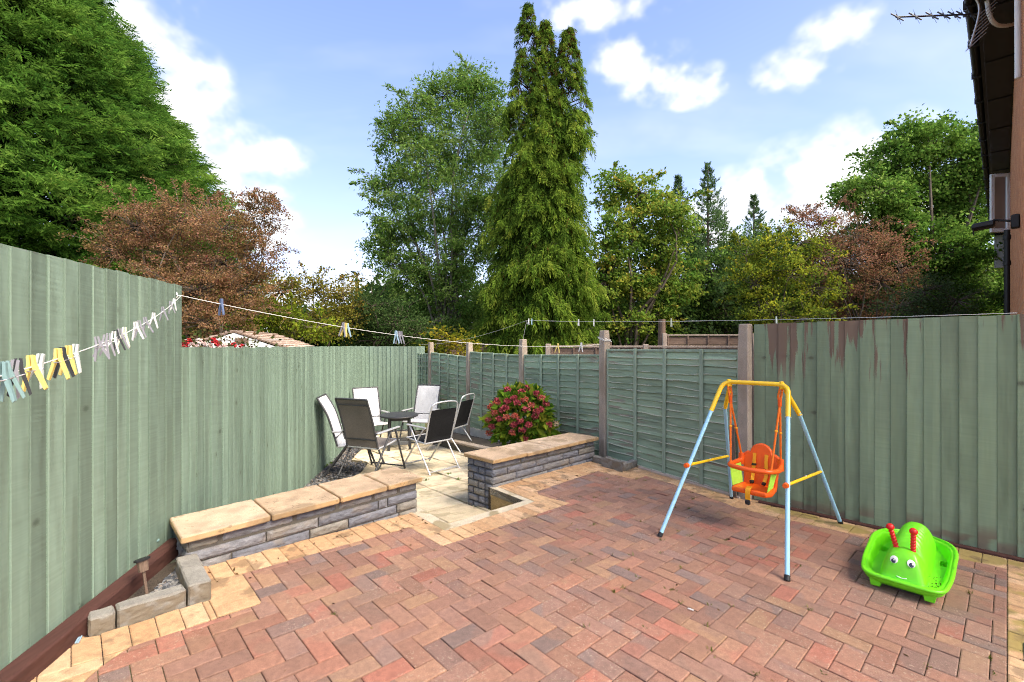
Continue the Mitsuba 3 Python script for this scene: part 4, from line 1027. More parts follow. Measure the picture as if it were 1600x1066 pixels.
def folding(label, origin, face, sc=1.0):
    k = thing('folding_chair', label, 'chair', 'black folding chairs round the terrace table'); fx = unit(np.append(face, 0))[:2]; g0 = frame(origin, np.array([fx[1], -fx[0]]), fx)
    tf = lambda v: g0(np.asarray(v, float) * sc); w = .225
    bk = [(-.19, .43), (-.24, .58), (-.33, .88)]
    v, f = ribbon(smooth_path(np.array([(*q, 0) for q in bk]), 5)[:, :2], .44, tf); MB().add(v, f).put(sub(k, 'backrest'), 'm_sling_black', smooth=True)
    v, f = ribbon(smooth_path(np.array([(.24, .44, 0), (.02, .425, 0), (-.18, .42, 0)]), 5)[:, :2], .44, tf); MB().add(v, f).put(sub(k, 'seat'), 'm_sling_black', smooth=True)
    hoop = [(-w, -.19, .42), (-w, -.24, .58), (-w, -.33, .88), (-w * .9, -.355, .955), (-w * .45, -.37, .985), (w * .45, -.37, .985), (w * .9, -.355, .955), (w, -.33, .88), (w, -.24, .58), (w, -.19, .42)]
    MB().tube(tf(smooth_path(hoop, 5)), .0115 * sc, 8).put(sub(k, 'back_frame'), 'm_frame_silver', smooth=50)
    mb = MB()
    for s_ in (-1, 1): mb.tube(tf([(s_ * w, .25, .44), (s_ * w, -.20, .415)]), .011 * sc, 8)
    mb.tube(tf([(-w, .25, .44), (w, .25, .44)]), .011 * sc, 8); mb.tube(tf([(-w, -.20, .415), (w, -.20, .415)]), .011 * sc, 8); mb.put(sub(k, 'seat_frame'), 'm_frame_silver', smooth=50)
    for s_ in (-1, 1):
        x = s_ * .25
        v, f = chamfered(np.array([x - .018, -.25, .628]), np.array([x + .018, .20, .645]), .006); MB().add(tf(v), f).put(sub(k, 'armrest'), 'm_frame_silver', smooth=45)
        MB().tube(tf([(x, .14, .63), (x, -.36, .01)]), .0115 * sc, 8).put(sub(k, 'leg'), 'm_frame_silver', smooth=50)
        MB().tube(tf([(x * .93, -.18, .62), (x * .93, .34, .01)]), .0115 * sc, 8).put(sub(k, 'leg'), 'm_frame_silver', smooth=50)
    MB().tube(tf([(-.25, -.33, .05), (.25, -.33, .05)]), .009 * sc, 8).put(sub(k, 'crossbar'), 'm_frame_silver', smooth=50)
    MB().tube(tf([(-.235, .31, .05), (.235, .31, .05)]), .009 * sc, 8).put(sub(k, 'crossbar'), 'm_frame_silver', smooth=50)
    return k
TC = lo_pt(624, 701)
recliner('reclining chair seen from behind with a brown grey mesh back, nearest on the left', lo_pt(582, 740), (.36, .93), 'm_sling_brown', 'm_frame_dark', 'm_frame_silver')
recliner('pale mesh reclining chair seen from the side, tight against the left fence', on_lo(np.array([-2.24, 6.72, 0])), (1.0, .16), 'm_sling_white', 'm_frame_dark', 'm_frame_silver', lean=1.08)
recliner('pale mesh reclining chair facing us at the back left of the table', lo_pt(581, 696), (.55, -.83), 'm_sling_white', 'm_frame_dark', 'm_frame_silver')
recliner('pale mesh reclining chair facing us behind the table, near the lap panels', lo_pt(657, 690), (-.22, -.97), 'm_sling_white', 'm_frame_dark', 'm_frame_silver')
folding('black folding chair with silver frame, nearest to the right hand wall', lo_pt(672, 732), (-.72, .70))
folding('black folding chair with silver frame seen edge-on beside the raised bed', lo_pt(705, 702), (-.90, .42))
tb = thing('garden_table', 'small round dark grey resin table between the chairs', 'table'); gt_ = frame(TC, (1, .25), (-.25, 1))
prof = [(0, .590), (.315, .590), (.338, .596), (.345, .608), (.340, .622), (.325, .629), (0, .632)]
g_ = np.linspace(0, 2 * np.pi, 40, endpoint=False); V = np.array([(r0 * np.cos(a1), r0 * np.sin(a1), z) for r0, z in prof for a1 in g_]); F = []
for l_ in range(len(prof) - 1):
    for q2 in range(40): a2, b2 = l_ * 40 + q2, l_ * 40 + (q2 + 1) % 40; F.append([a2, b2, b2 + 40, a2 + 40])
MB().add(gt_(V), F).put(sub(tb, 'tabletop'), 'm_resin', smooth=40)
for x in (-.17, .17):
    for y in (-.16, .16): MB().tube(gt_([(x, y, .59), (x * 1.10, y * 1.10, 0)]), [.030, .026], 8).put(sub(tb, 'leg'), 'm_resin', smooth=30)
for y in (-.17, .17): MB().box([-.18, y - .012, .10], [.18, y + .012, .165], tf=gt_, ch=.004).put(sub(tb, 'stretcher'), 'm_resin_grey')
for x in (-.18, .18): MB().box([x - .010, -.155, .13], [x + .010, .155, .19], tf=gt_, ch=.004).put(sub(tb, 'stretcher'), 'm_resin')
MB().box([-.18, -.17, .53], [.18, .17, .585], tf=gt_, ch=.004).put(sub(tb, 'apron'), 'm_resin')

# ---- washing lines and pegs ----------------------------------------------------------------------------------------------------------
def span(p, q, sag, n=60): t = np.linspace(0, 1, n)[:, None]; c = np.asarray(p) * (1 - t) + np.asarray(q) * t; c[:, 2] -= (4 * sag * t * (1 - t))[:, 0]; return c
PX1 = np.append(FL[2] + np.array([.03, -.03]), 1.725)
N0 = at(-320, 640, .55); l1 = span(at(0, 588, .85) * 1.0, PX1, .050)
lead = (N0 - l1[0])[None] * np.linspace(1, .05, 12)[:, None] + l1[0]
l1 = np.vstack([lead, l1])
PB = LAP0 + np.array([-.05, -.03]); PX2 = np.append(PB, 1.375)
l2 = span(PX1, PX2, .140)
HA = np.array([3.60, 3.33, 1.62]); K_ = np.array([(823 - 800) / 730 * 7.4, 7.4, 1.42 + 32 * 7.4 / 730]); l3 = span(HA, K_, .035)
FE = np.array([-2.28, 11.5, 1.33]); l4 = span(K_, FE, .10)
k = thing('washing_line', 'white washing line rising past the left fence to its corner, pegs bunched on it', 'washing line'); MB().tube(l1, .0014, 5).put(k, 'm_cord', smooth=50)
k = thing('washing_line', 'white washing line sagging across the terrace from the fence corner to the concrete post', 'washing line'); MB().tube(l2, .0024, 5).put(sub(k, 'cord'), 'm_cord', smooth=50)
mb = MB(); c0 = LAP0
for q_ in range(2): mb.tube([np.append(c0 + LAPD * .058 * a1 + np.array([LAPD[1], -LAPD[0]]) * b1 * .058, 1.44 + q_ * .012 + .02 * a1) for a1, b1 in ((-1, -1), (1, -1), (1, 1), (-1, 1), (-1, -1))], .004, 5)
mb.tube([np.append(c0 - LAPD * .06 + np.array([-.05, -.05]), 1.46), np.append(c0 - LAPD * .08 + np.array([.02, -.08]), 1.41)], .004, 5); mb.put(sub(k, 'knot'), 'm_cord')
k = thing('washing_line', 'thin washing line running from the house across to the far fence', 'washing line'); MB().tube(np.vstack([l3, l4[1:]]), .0022, 5).put(sub(k, 'cord'), 'm_cord', smooth=50)
p_ = LAP0 + LAPD * posts[1]; MB().tube([np.append(p_, 1.44), K_], .003, 5).put(sub(k, 'prop_wire'), 'm_cord')

mb = MB(); ang = np.linspace(0, 2.2 * np.pi, 20); c0 = PX1 + [-.02, -.04, 0]; mb.tube(np.c_[c0[0] + .018 * np.cos(ang), c0[1] + .01 * np.sin(ang * 1.3), c0[2] + .022 * np.sin(ang)], .004, 5)
mb.tube([PX1, c0], .0035, 5).put(sub('washing_line_001', 'fence_hook'), 'm_cord', smooth=50)
hk = thing('line_hook', 'loose white plastic hook dangling by the corner of the tall left fence', 'hook'); h0 = at(270, 472, 3.2)
MB().tube(smooth_path([h0 + [0, 0, .05], h0, h0 + [0, 0, -.06], h0 + [.012, 0, -.075], h0 + [.02, 0, -.06]], 5), .004, 6).put(hk, 'm_cord', smooth=50)

def on_line(line, px):
    q = view_px(line); ok = np.where((line[:, 1] > .3))[0]; x = q[ok, 0]
    o = np.argsort(x); xs = x[o]; pos = np.stack([np.interp(px, xs, line[ok][o, c_]) for c_ in range(3)]); i_ = ok[np.argmin(np.abs(x - px))]
    i_ = min(max(i_, 1), len(line) - 2); return pos, unit(line[i_ + 1] - line[i_ - 1])
def peg(label, line, px, col, yaw=0.0, openness=1.0, tilt=0.0, parts=True, scale=1.0, jitter=True):
    k = thing('clothes_peg', label, 'clothes peg', None)
    p, d = on_line(line, px); d = unit(np.append(d[:2], 0)); side = np.array([-d[1], d[0], 0])
    c_, s_ = math.cos(yaw), math.sin(yaw); x = side * c_ - d * s_; y = side * s_ + d * c_; z = np.array([0, 0, 1.0])
    ct, st_ = math.cos(tilt), math.sin(tilt); x, z = x * ct + z * st_, -x * st_ + z * ct
    M = np.stack([x, y, z]); tf = lambda v: np.asarray(v, float) * scale @ M + p
    for sg in (-1, 1):
        prof = [(.0015, .027), (.0062, .026), (.0072, .006), (.0066 + .015 * openness, -.050), (.0026 + .015 * openness, -.054), (.0016, -.002)]
        n = len(prof); V = [(sg * a1, b1, z1) for b1 in (-.0046, .0046) for a1, z1 in prof]
        F = [[0, q_, q_ + 1] for q_ in range(1, n - 1)] + [[n, n + q_ + 1, n + q_] for q_ in range(1, n - 1)]
        for q_ in range(n): a2, b2 = q_, (q_ + 1) % n; F += [[a2, a2 + n, b2 + n], [a2, b2 + n, b2]]
        MB().add(tf(V), F).put(sub(k, 'jaw'), 'm_peg_' + col)
    if parts:
        ang = np.linspace(0, 2 * np.pi, 13); MB().tube(tf(np.c_[.0105 * np.cos(ang), .0068 * np.sin(ang), .002 * np.cos(2 * ang) - .008]), .0011, 5).put(sub(k, 'spring'), 'm_steel')
names = dict(teal='teal grey', grey='grey', black='black', yellow='pale yellow', white='white', pale='cream', blue='navy blue', clear='clear plastic', skyblue='sky blue')
ordn = ['first', 'second', 'third', 'fourth', 'fifth', 'sixth', 'seventh', 'eighth', 'ninth', 'tenth', 'eleventh', 'twelfth', 'thirteenth', 'fourteenth', 'fifteenth', 'sixteenth', 'seventeenth', 'eighteenth', 'nineteenth', 'twentieth', 'twenty-first', 'twenty-second', 'twenty-third', 'twenty-fourth', 'twenty-fifth']
near = [(3, 'teal', .5), (12, 'teal', .9), (20, 'grey', 1.1), (29, 'black', 1.2), (50, 'yellow', .15), (60, 'clear', .4), (91, 'yellow', .1), (98, 'black', .5), (107, 'yellow', .3), (116, 'clear', .4), (154, 'grey', .6), (163, 'grey', .9), (169, 'grey', .9), (177, 'white', .9), (183, 'black', 1.0), (188, 'grey', 1.1), (194, 'pale', .5), (213, 'white', .2), (218, 'grey', .9), (228, 'grey', .4), (240, 'white', .3), (255, 'grey', .4), (267, 'grey', .6), (272, 'white', .4)]
for q_, (px, col, yw) in enumerate(near):
    peg(f'{names[col]} clothes peg, {ordn[q_]} from the left on the line along the left fence', l1, px, col, (yw - .5) * .5, .75 + .35 * RNG.random(), RNG.normal(0, .10), scale=.93)
far = [(346, 'blue', .4, l2, 'clothes peg alone on the sagging line near the fence corner'), (536, 'grey', .8, l2, 'clothes peg at the left of the mixed bunch on the sagging line'), (539.5, 'yellow', .8, l2, 'clothes peg in the middle of the mixed bunch on the sagging line'), (543, 'skyblue', .8, l2, 'clothes peg at the right of the mixed bunch on the sagging line'),
       (619, 'skyblue', .9, l2, 'clothes peg, left one of three above the far fence end'), (623, 'grey', .9, l2, 'clothes peg, middle one of three above the far fence end'), (627, 'grey', .9, l2, 'clothes peg, right one of three above the far fence end'), (871.5, 'yellow', .5, l2, 'clothes peg on the sagging line, above the panel left of the tallest post'), (908, 'white', .3, l2, 'clothes peg just left of the tallest concrete post'),
       (826, 'white', .5, l3, 'clothes peg, left one of the pair at the top of the thin line'), (831, 'skyblue', .7, l3, 'clothes peg, right one of the pair at the top of the thin line'), (904, 'white', .4, l3, 'clothes peg on the thin line left of the tallest post'), (928, 'white', .6, l3, 'clothes peg on the thin line, almost above the tallest post'), (1049, 'pale', .3, l3, 'clothes peg on the thin line above the nearest lap panel'), (1213, 'pale', .5, l3, 'clothes peg on the thin line above the right fence')]
for px, col, yw, ln, txt in far: peg(f'{names[col]} {txt}', ln, px, col, yw, .8 + .3 * RNG.random(), RNG.normal(0, .1), parts=False, scale=1.45 if ln is l2 else 1.2)
def fallen(label, ab, z, col, rot, sc=1.0):
    k = thing('clothes_peg', label, 'clothes peg'); o = on_hi(np.array([*ab, z])); c_, s_ = math.cos(rot), math.sin(rot); tf = lambda v: np.asarray(v) * sc @ np.array([[c_, s_, 0], [-s_, c_, 0], [0, 0, 1.0]]) + o
    for sg in (-1, 1): MB().box([sg * .006 - .004, -.04, 0], [sg * .006 + .004, .035, .011], tf=tf, ch=.002).put(sub(k, 'jaw'), 'm_peg_' + col)
fallen('pale blue peg fallen where the timber meets the kerb stones', (.025, -2.875), .005, 'skyblue', .5, .7); fallen('blue green peg lying on the timber by the left end of the wall', (.36, -3.62), .11, 'teal', 1.9)
fallen('small broken white peg lying on the block paving in mid patio', (2.455, -1.185), .003, 'white', .9, .42)

# ================================================================== HOUSE, SHED, FENCES BEYOND
AH = np.array([math.sin(math.radians(46.4)), math.cos(math.radians(46.4))]); BH = np.array([AH[1], -AH[0]])
def lvlh(v): v = np.asarray(v, float); return np.concatenate([v[..., :1] * AH + v[..., 1:2] * BH, v[..., 2:3]], -1)
hs = thing('house', 'brick house wall with deep black eaves and gutter at the right edge', 'house')
def hbox(lo, hi, key, mat, ch=0.0): return MB().box(lo, hi, tf=lvlh, ch=ch).put(key, mat)
hbox([5.12, .107, -.6], [23.0, 7.0, 5.02], sub(hs, 'wall'), 'm_brick')
hbox([2.6, -.16, 5.02], [23.3, .14, 5.05], sub(hs, 'soffit'), 'm_soffit')
for i_ in range(15):
    hbox([3.0 + i_ * 1.4, -.155, 5.005], [3.03 + i_ * 1.4, .10, 5.018], sub(hs, 'soffit_batten'), 'm_soffit')
hbox([2.6, -.195, 5.03], [23.3, -.162, 5.24], sub(hs, 'fascia'), 'm_soffit')
g_ = np.linspace(np.pi, 2 * np.pi, 9); prof = np.c_[-.248 + .048 * np.cos(g_), 5.17 + .055 * np.sin(g_)]
V = np.vstack([lvlh(np.c_[np.full(9, a1), prof]) for a1 in (2.6, 23.4)]); MB().add(V, [[i_, i_ + 1, i_ + 10, i_ + 9] for i_ in range(8)]).put(sub(hs, 'gutter'), 'm_soffit', smooth=60)
for i_ in range(20): hbox([3.2 + i_ * 1.0, -.304, 5.10], [3.235 + i_ * 1.0, -.19, 5.19], sub(hs, 'gutter_bracket'), 'm_black')
V = lvlh(np.array([(2.6, -.24, 5.25), (23.4, -.24, 5.25), (23.4, 3.6, 7.6), (2.6, 3.6, 7.6), (2.6, -.24, 5.21), (23.4, -.24, 5.21), (23.4, 3.6, 7.5), (2.6, 3.6, 7.5)])); MB().add(V, [[0, 1, 2, 3], [7, 6, 5, 4], [0, 4, 5, 1], [3, 2, 6, 7]]).put(sub(hs, 'roof'), 'm_rooftile')
hbox([22.8, -.20, 3.9], [23.05, .10, 5.0], sub(hs, 'boxed_eave'), 'm_greyrender')
# open casement window on the upper floor, swung out from the wall
wn = sub(hs, 'window'); wa = 14.0; W0 = np.array([wa, .10]); wd = unit(np.array([-.72, -1.0])); wl = .34
def wbox(x0, x1, z0, z1, key, mat, th=.025):
    v, f = chamfered(np.array([x0, -th, z0]), np.array([x1, th, z1]), .006); ab_ = W0 + v[:, :1] * wd + v[:, 1:2] * np.array([wd[1], -wd[0]]); return MB().add(lvlh(np.c_[ab_, v[:, 2]]), f).put(key, mat)
mb = MB()
for x0, x1, z0, z1 in ((0, .065, 3.66, 4.86), (wl - .065, wl, 3.66, 4.86), (.067, wl - .067, 3.66, 3.73), (.067, wl - .067, 4.79, 4.86)):
    v, f = chamfered(np.array([x0, -.025, z0]), np.array([x1, .025, z1]), .006); ab_ = W0 + v[:, :1] * wd + v[:, 1:2] * np.array([wd[1], -wd[0]]); mb.add(lvlh(np.c_[ab_, v[:, 2]]), f)
mb.put(sub(wn, 'frame'), 'm_upvc')
ab_ = W0 + np.array([[.06], [wl - .06]]) * wd; MB().add(lvlh(np.array([(*ab_[0], 3.72), (*ab_[1], 3.72), (*ab_[1], 4.80), (*ab_[0], 4.80)])), [[0, 1, 2, 3]]).put(sub(wn, 'pane'), 'm_pane')
hbox([wa - .1, .07, 3.55], [wa + 1.3, .12, 3.62], sub(wn, 'sill'), 'm_upvc', .006); hbox([wa, .085, 3.63], [wa + 1.2, .110, 4.88], sub(wn, 'opening'), 'm_room')
dp = sub(hs, 'downpipe'); MB().tube(lvlh([(10.6, .045, 3.15), (10.6, .045, -.5)]), .035, 10).put(dp, 'm_black', smooth=50)
for z in (3.0, 2.6, 1.75): MB().tube(lvlh([(10.6, .045, z), (10.6, .045, z + .07)]), .046, 10).put(sub(dp, 'collar'), 'm_black', smooth=50)
MB().tube(lvlh(smooth_path([(5.45, -.03, 5.0), (5.45, .05, 4.9), (5.45, .078, 4.7), (5.45, .082, 4.2), (5.45, .084, 3.5)], 6)), .021, 10).put(sub(hs, 'overflow_pipe'), 'm_upvc', smooth=50)
wl_ = thing('wall_lamp', 'black outdoor lamp reaching out from the brick house wall', 'lamp')
MB().box([6.05, .05, 2.42], [6.13, .105, 2.54], tf=lvlh, ch=.008).put(sub(wl_, 'backplate'), 'm_black')
MB().tube(lvlh([(6.09, .05, 2.49), (6.09, -.06, 2.52)]), .010, 8).put(sub(wl_, 'arm'), 'm_black', smooth=50)
v, f = chamfered(np.array([-.07, -.20, 0.0]), np.array([.07, -.045, .055]), .015); v[:, 2] += 2.455; v[:, 0] += 6.09; v[:, 2] -= .10 * np.clip(-.08 - v[:, 1], 0, 1); MB().add(lvlh(v), f).put(sub(wl_, 'hood'), 'm_black')
MB().tube(lvlh([(6.09, -.185, 2.47), (6.09, -.188, 2.40)]), [.012, .004], 6).put(sub(wl_, 'drip'), 'm_black')
# aerial fixed at the eaves
an = thing('tv_aerial', 'grey rooftop television aerial fixed at the eaves, top right', 'aerial')
tip, root = at(1400, 27, 4.9), at(1566, 9, 4.9) + [0, .12, 0]; ax = unit(root - tip)
MB().tube([tip, root], .0085, 8).put(sub(an, 'boom'), 'm_frame_dark', smooth=50)
e1, e2 = unit(np.array([.35, .55, .75])), unit(np.array([.62, -.25, -.62]))
for i_, t in enumerate((.012, .20, .375, .50, .61, .70, .78)):
    p = tip + (root - tip) * t; mb = MB()
    for e in (e1, e2): mb.tube([p - e * .075, p + e * .075], .0062, 6)
    mb.tube([p - e1 * .20 + ax * .02, p + e1 * .20], .0016, 5); mb.put(sub(an, 'director'), 'm_frame_dark')
rd = unit(np.array([.75, .25, .62])); dn = unit(np.array([-.22, .06, -.72]))
for i_ in range(8):
    p = at(1545, 12, 4.78) + dn * (i_ * .052 - .02); MB().tube([p - rd * .22, p + rd * .20], .0040, 6).put(sub(an, 'reflector_rod'), 'm_frame_silver', smooth=50)
MB().tube(smooth_path([at(1516, 72, 4.7), at(1530, 16, 4.7), at(1518, -12, 4.7)], 6), .0085, 8).put(sub(an, 'reflector_arm'), 'm_frame_silver', smooth=50)
MB().tube(smooth_path([at(1540, -20, 4.95), at(1545, 20, 4.95), at(1556, 38, 5.0), at(1575, 40, 5.1), at(1600, 32, 5.25)], 8), .019, 10).put(sub(an, 'mast'), 'm_upvc', smooth=50)

sh = thing('garden_shed', 'white gabled shed with a tiled roof beyond the left fence', 'shed')
g0 = at(365, 517, 7.0); gdir = unit(np.array([-.30, .954])); gx = np.array([gdir[1], -gdir[0]])
SF = lambda v: np.concatenate([g0[:2] + np.asarray(v)[..., :1] * gx + np.asarray(v)[..., 1:2] * gdir, np.asarray(v)[..., 2:3] + g0[2]], -1)
HWd, DP = .80, 3.1; ez = -.28
V = np.array([(-HWd + .04, .012, -2.6), (HWd - .04, .012, -2.6), (HWd - .04, .012, ez - .03), (0, .012, -.03), (-HWd + .04, .012, ez - .03)]); V2 = V + [0, DP - .2, 0]
MB().add(SF(np.vstack([V, V2])), [[0, 1, 2], [0, 2, 3], [0, 3, 4], [5, 7, 6], [5, 8, 7], [5, 9, 8], [0, 5, 6], [0, 6, 1], [1, 6, 7], [1, 7, 2], [0, 4, 9], [0, 9, 5]]).put(sub(sh, 'wall'), 'm_white')
MB().box([.02, -.012, -.19], [.20, .010, -.11], tf=SF).put(sub(sh, 'vent'), 'm_brownwood')
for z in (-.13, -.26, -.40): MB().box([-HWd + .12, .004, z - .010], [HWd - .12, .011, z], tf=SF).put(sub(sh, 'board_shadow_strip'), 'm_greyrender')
rf = sub(sh, 'roof')
mb = MB()
for s_ in (-1, 1):
    v = np.array([(0, 0, 0), (s_ * HWd, 0, ez), (s_ * HWd, DP, ez), (0, DP, 0)], float); mb.add(SF(np.vstack([v, v - [0, 0, .022]])), [[0, 1, 2, 3], [7, 6, 5, 4], [0, 4, 5, 1], [1, 5, 6, 2], [2, 6, 7, 3]])
mb.put(rf, 'm_brownwood')
for s_ in (1, -1):
    for r_ in range(8):
        for c_ in range(16):
            if s_ < 0 and c_ > 3: continue
            t0, t1 = r_ / 8, (r_ + 1.06) / 8; y0 = c_ * DP / 16 + (r_ % 2) * .12; y1 = y0 + DP / 16 - .012
            u = np.array([s_ * HWd, 0, ez]); nn = unit(np.array([s_ * -ez, 0, HWd])); P4 = np.array([u * t0 + [0, y0, 0], u * t1 + [0, y0, 0], u * t1 + [0, y1, 0], u * t0 + [0, y1, 0]])
            top = P4 + nn * np.array([.008, .030, .030, .008])[:, None] + nn * RNG.random() * .006; MB().add(SF(np.vstack([top, P4])), [[0, 1, 2, 3], [1, 5, 6, 2], [0, 4, 5, 1], [3, 2, 6, 7]], RNG.random(2)).put(sub(rf, 'tile'), 'm_rooftile', uv=True)

def plank_fence(label, p, q, zt, zb, panels, postm, postz, group=None, horiz=True, frame_only=False):
    k = thing('panel_fence', label, 'fence', group); p, q = np.asarray(p, float), np.asarray(q, float); d = unit(q - p); L = np.linalg.norm(q - p); nr = np.array([d[1], -d[0]]); nr = nr if nr[1] < 0 else -nr
    W = lambda v: np.c_[p + np.asarray(v)[:, :1] * d + np.asarray(v)[:, 1:2] * nr, np.asarray(v)[:, 2]]
    w = L / panels
    for i_ in range(panels):
        x0, x1 = i_ * w + .06, (i_ + 1) * w - .06; pn = sub(k, 'panel')
        mb = MB()
        for r_ in range(10):
            z0, z1 = zb + (zt - zb) * r_ / 10, zb + (zt - zb) * (r_ + 1) / 10 - .012; v, f = chamfered(np.array([x0, 0, z0]), np.array([x1, .015 + RNG.random() * .006, z1]), .003); mb.add(W(v), f, RNG.random(2))
        mb.put(pn, 'm_brownwood', uv=True)
        for x in np.linspace(x0 + .02, x1 - .02, 5):
            v, f = chamfered(np.array([x - .018, .022, zb]), np.array([x + .018, .045, zt]), .003); MB().add(W(v), f, RNG.random(2)).put(sub(pn, 'batten'), 'm_brownwood', uv=True)
        v, f = chamfered(np.array([x0, -.02, zt]), np.array([x1, .05, zt + .035]), .004); MB().add(W(v), f, RNG.random(2)).put(sub(pn, 'cap_rail'), 'm_palewood', uv=True)
    for i_ in range(panels + 1):
        v, f = chamfered(np.array([i_ * w - .05, -.05, zb - .2]), np.array([i_ * w + .05, .055, zt + postz]), .008); MB().add(W(v), f, RNG.random(2)).put(sub(k, 'post'), postm, uv=True)
plank_fence('brown panel fence in the garden behind, under the tall cypress', (-1.95, 14.2), (2.85, 13.6), 1.30, -.8, 3, 'm_brownwood', .10)
plank_fence('bleached low fence with pale cap rails behind the green lap panels', (.75, 9.7), (4.6, 9.0), 1.29, -.6, 2, 'm_palewood', .07)
plank_fence('grey brown panel fence with pale posts behind the nearest lap panel', (3.72, 11.4), (5.75, 11.2), 1.545, -.6, 1, 'm_palewood', .06)
k = thing('fence_post', 'rough wooden post standing alone above the fences, left of the grey brown panel', 'post'); b = at(1034, 499, 11.6)
MB().tube([np.append(b[:2], -.8), b - [0, 0, .5], b], [.10, .095, .085], 9).put(k, 'm_brownwood', smooth=40)

# ================================================================== VEGETATION
VR = np.random.default_rng(21)
def cards(P, D, L, Wd, fold=.25):
    """one folded rhombus leaf per row: P base, D direction"""
    n = len(P); R = VR.normal(size=(n, 3)); X = unit(np.cross(D, R)); N = np.cross(X, D)
    L = np.broadcast_to(np.asarray(L, float).reshape(-1, 1), (n, 1)); Wd = np.broadcast_to(np.asarray(Wd, float).reshape(-1, 1), (n, 1))
    m = P + D * L * .45 + N * Wd * fold
    V = np.stack([P, m + X * Wd, P + D * L, m - X * Wd], 1).reshape(-1, 3); i = np.arange(n)[:, None] * 4
    return V, np.vstack([i + [0, 1, 2], i + [0, 2, 3]])
def put_leaves(key, sets, mat='m_leaf'):
    V = np.vstack([s_[0] for s_ in sets]); n0 = np.cumsum([0] + [len(s_[0]) for s_ in sets]); F = np.vstack([s_[1] + o for s_, o in zip(sets, n0)]); C = np.vstack([s_[2] for s_ in sets])
    scene[key] = mikit.ply((V, F), mat, smooth=False, color=np.clip(C, .002, .9))
def shade_of(cols, t, jit, n):
    """leaf colours: t in [0,1] runs through the list, with variation from leaf to leaf"""
    cols = np.asarray(cols, float); t = np.clip(t, 0, .9999) * (len(cols) - 1); i = t.astype(int); c = cols[i] * (1 - (t - i))[:, None] + cols[np.minimum(i + 1, len(cols) - 1)] * (t - i)[:, None]
    return c * np.exp(VR.normal(0, jit, (n, 1))) * np.exp(VR.normal(0, jit * .3, (n, 3)))
def fronds(P, D, L, cols, tone, n=7, w=.022, spread=.75):
    """flat conifer sprays: n leaflets along each axis, alternating sides"""
    m = len(P); R = VR.normal(size=(m, 3)); X = unit(np.cross(D, R)); sets_p, sets_d, sets_l = [], [], []
    L = np.broadcast_to(np.asarray(L, float).reshape(-1, 1), (m, 1))
    for j in range(n):
        t = (j + .6) / n; sg = 1 if j % 2 else -1
        sets_p.append(P + D * L * t * .85); sets_d.append(unit(D * (1.0 if j < n - 1 else 2.5) + X * sg * spread * (1 if j < n - 1 else .1) + VR.normal(0, .12, (m, 3)) + [0, 0, -.15])); sets_l.append(L * (.52 - .25 * t))
    P_, D_, L_ = np.vstack(sets_p), np.vstack(sets_d), np.vstack(sets_l)
    V, F = cards(P_, D_, L_, w * np.exp(VR.normal(0, .2, (len(P_), 1))), .1)
    C = np.tile(shade_of(cols, tone, .14, m), (n, 1)); return V, F, np.repeat(C, 4, 0)
def limb(p, q, r0, r1, bend=.12, n=5):
    p, q = np.asarray(p, float), np.asarray(q, float); L = np.linalg.norm(q - p); t = np.linspace(0, 1, n)[:, None]; c = p * (1 - t) + q * t + np.sin(np.pi * t) * VR.normal(0, bend, 3) * L * np.array([1, 1, .4])
    return tube(c, np.linspace(r0, r1, n), 5, False)
GROUND = -.85
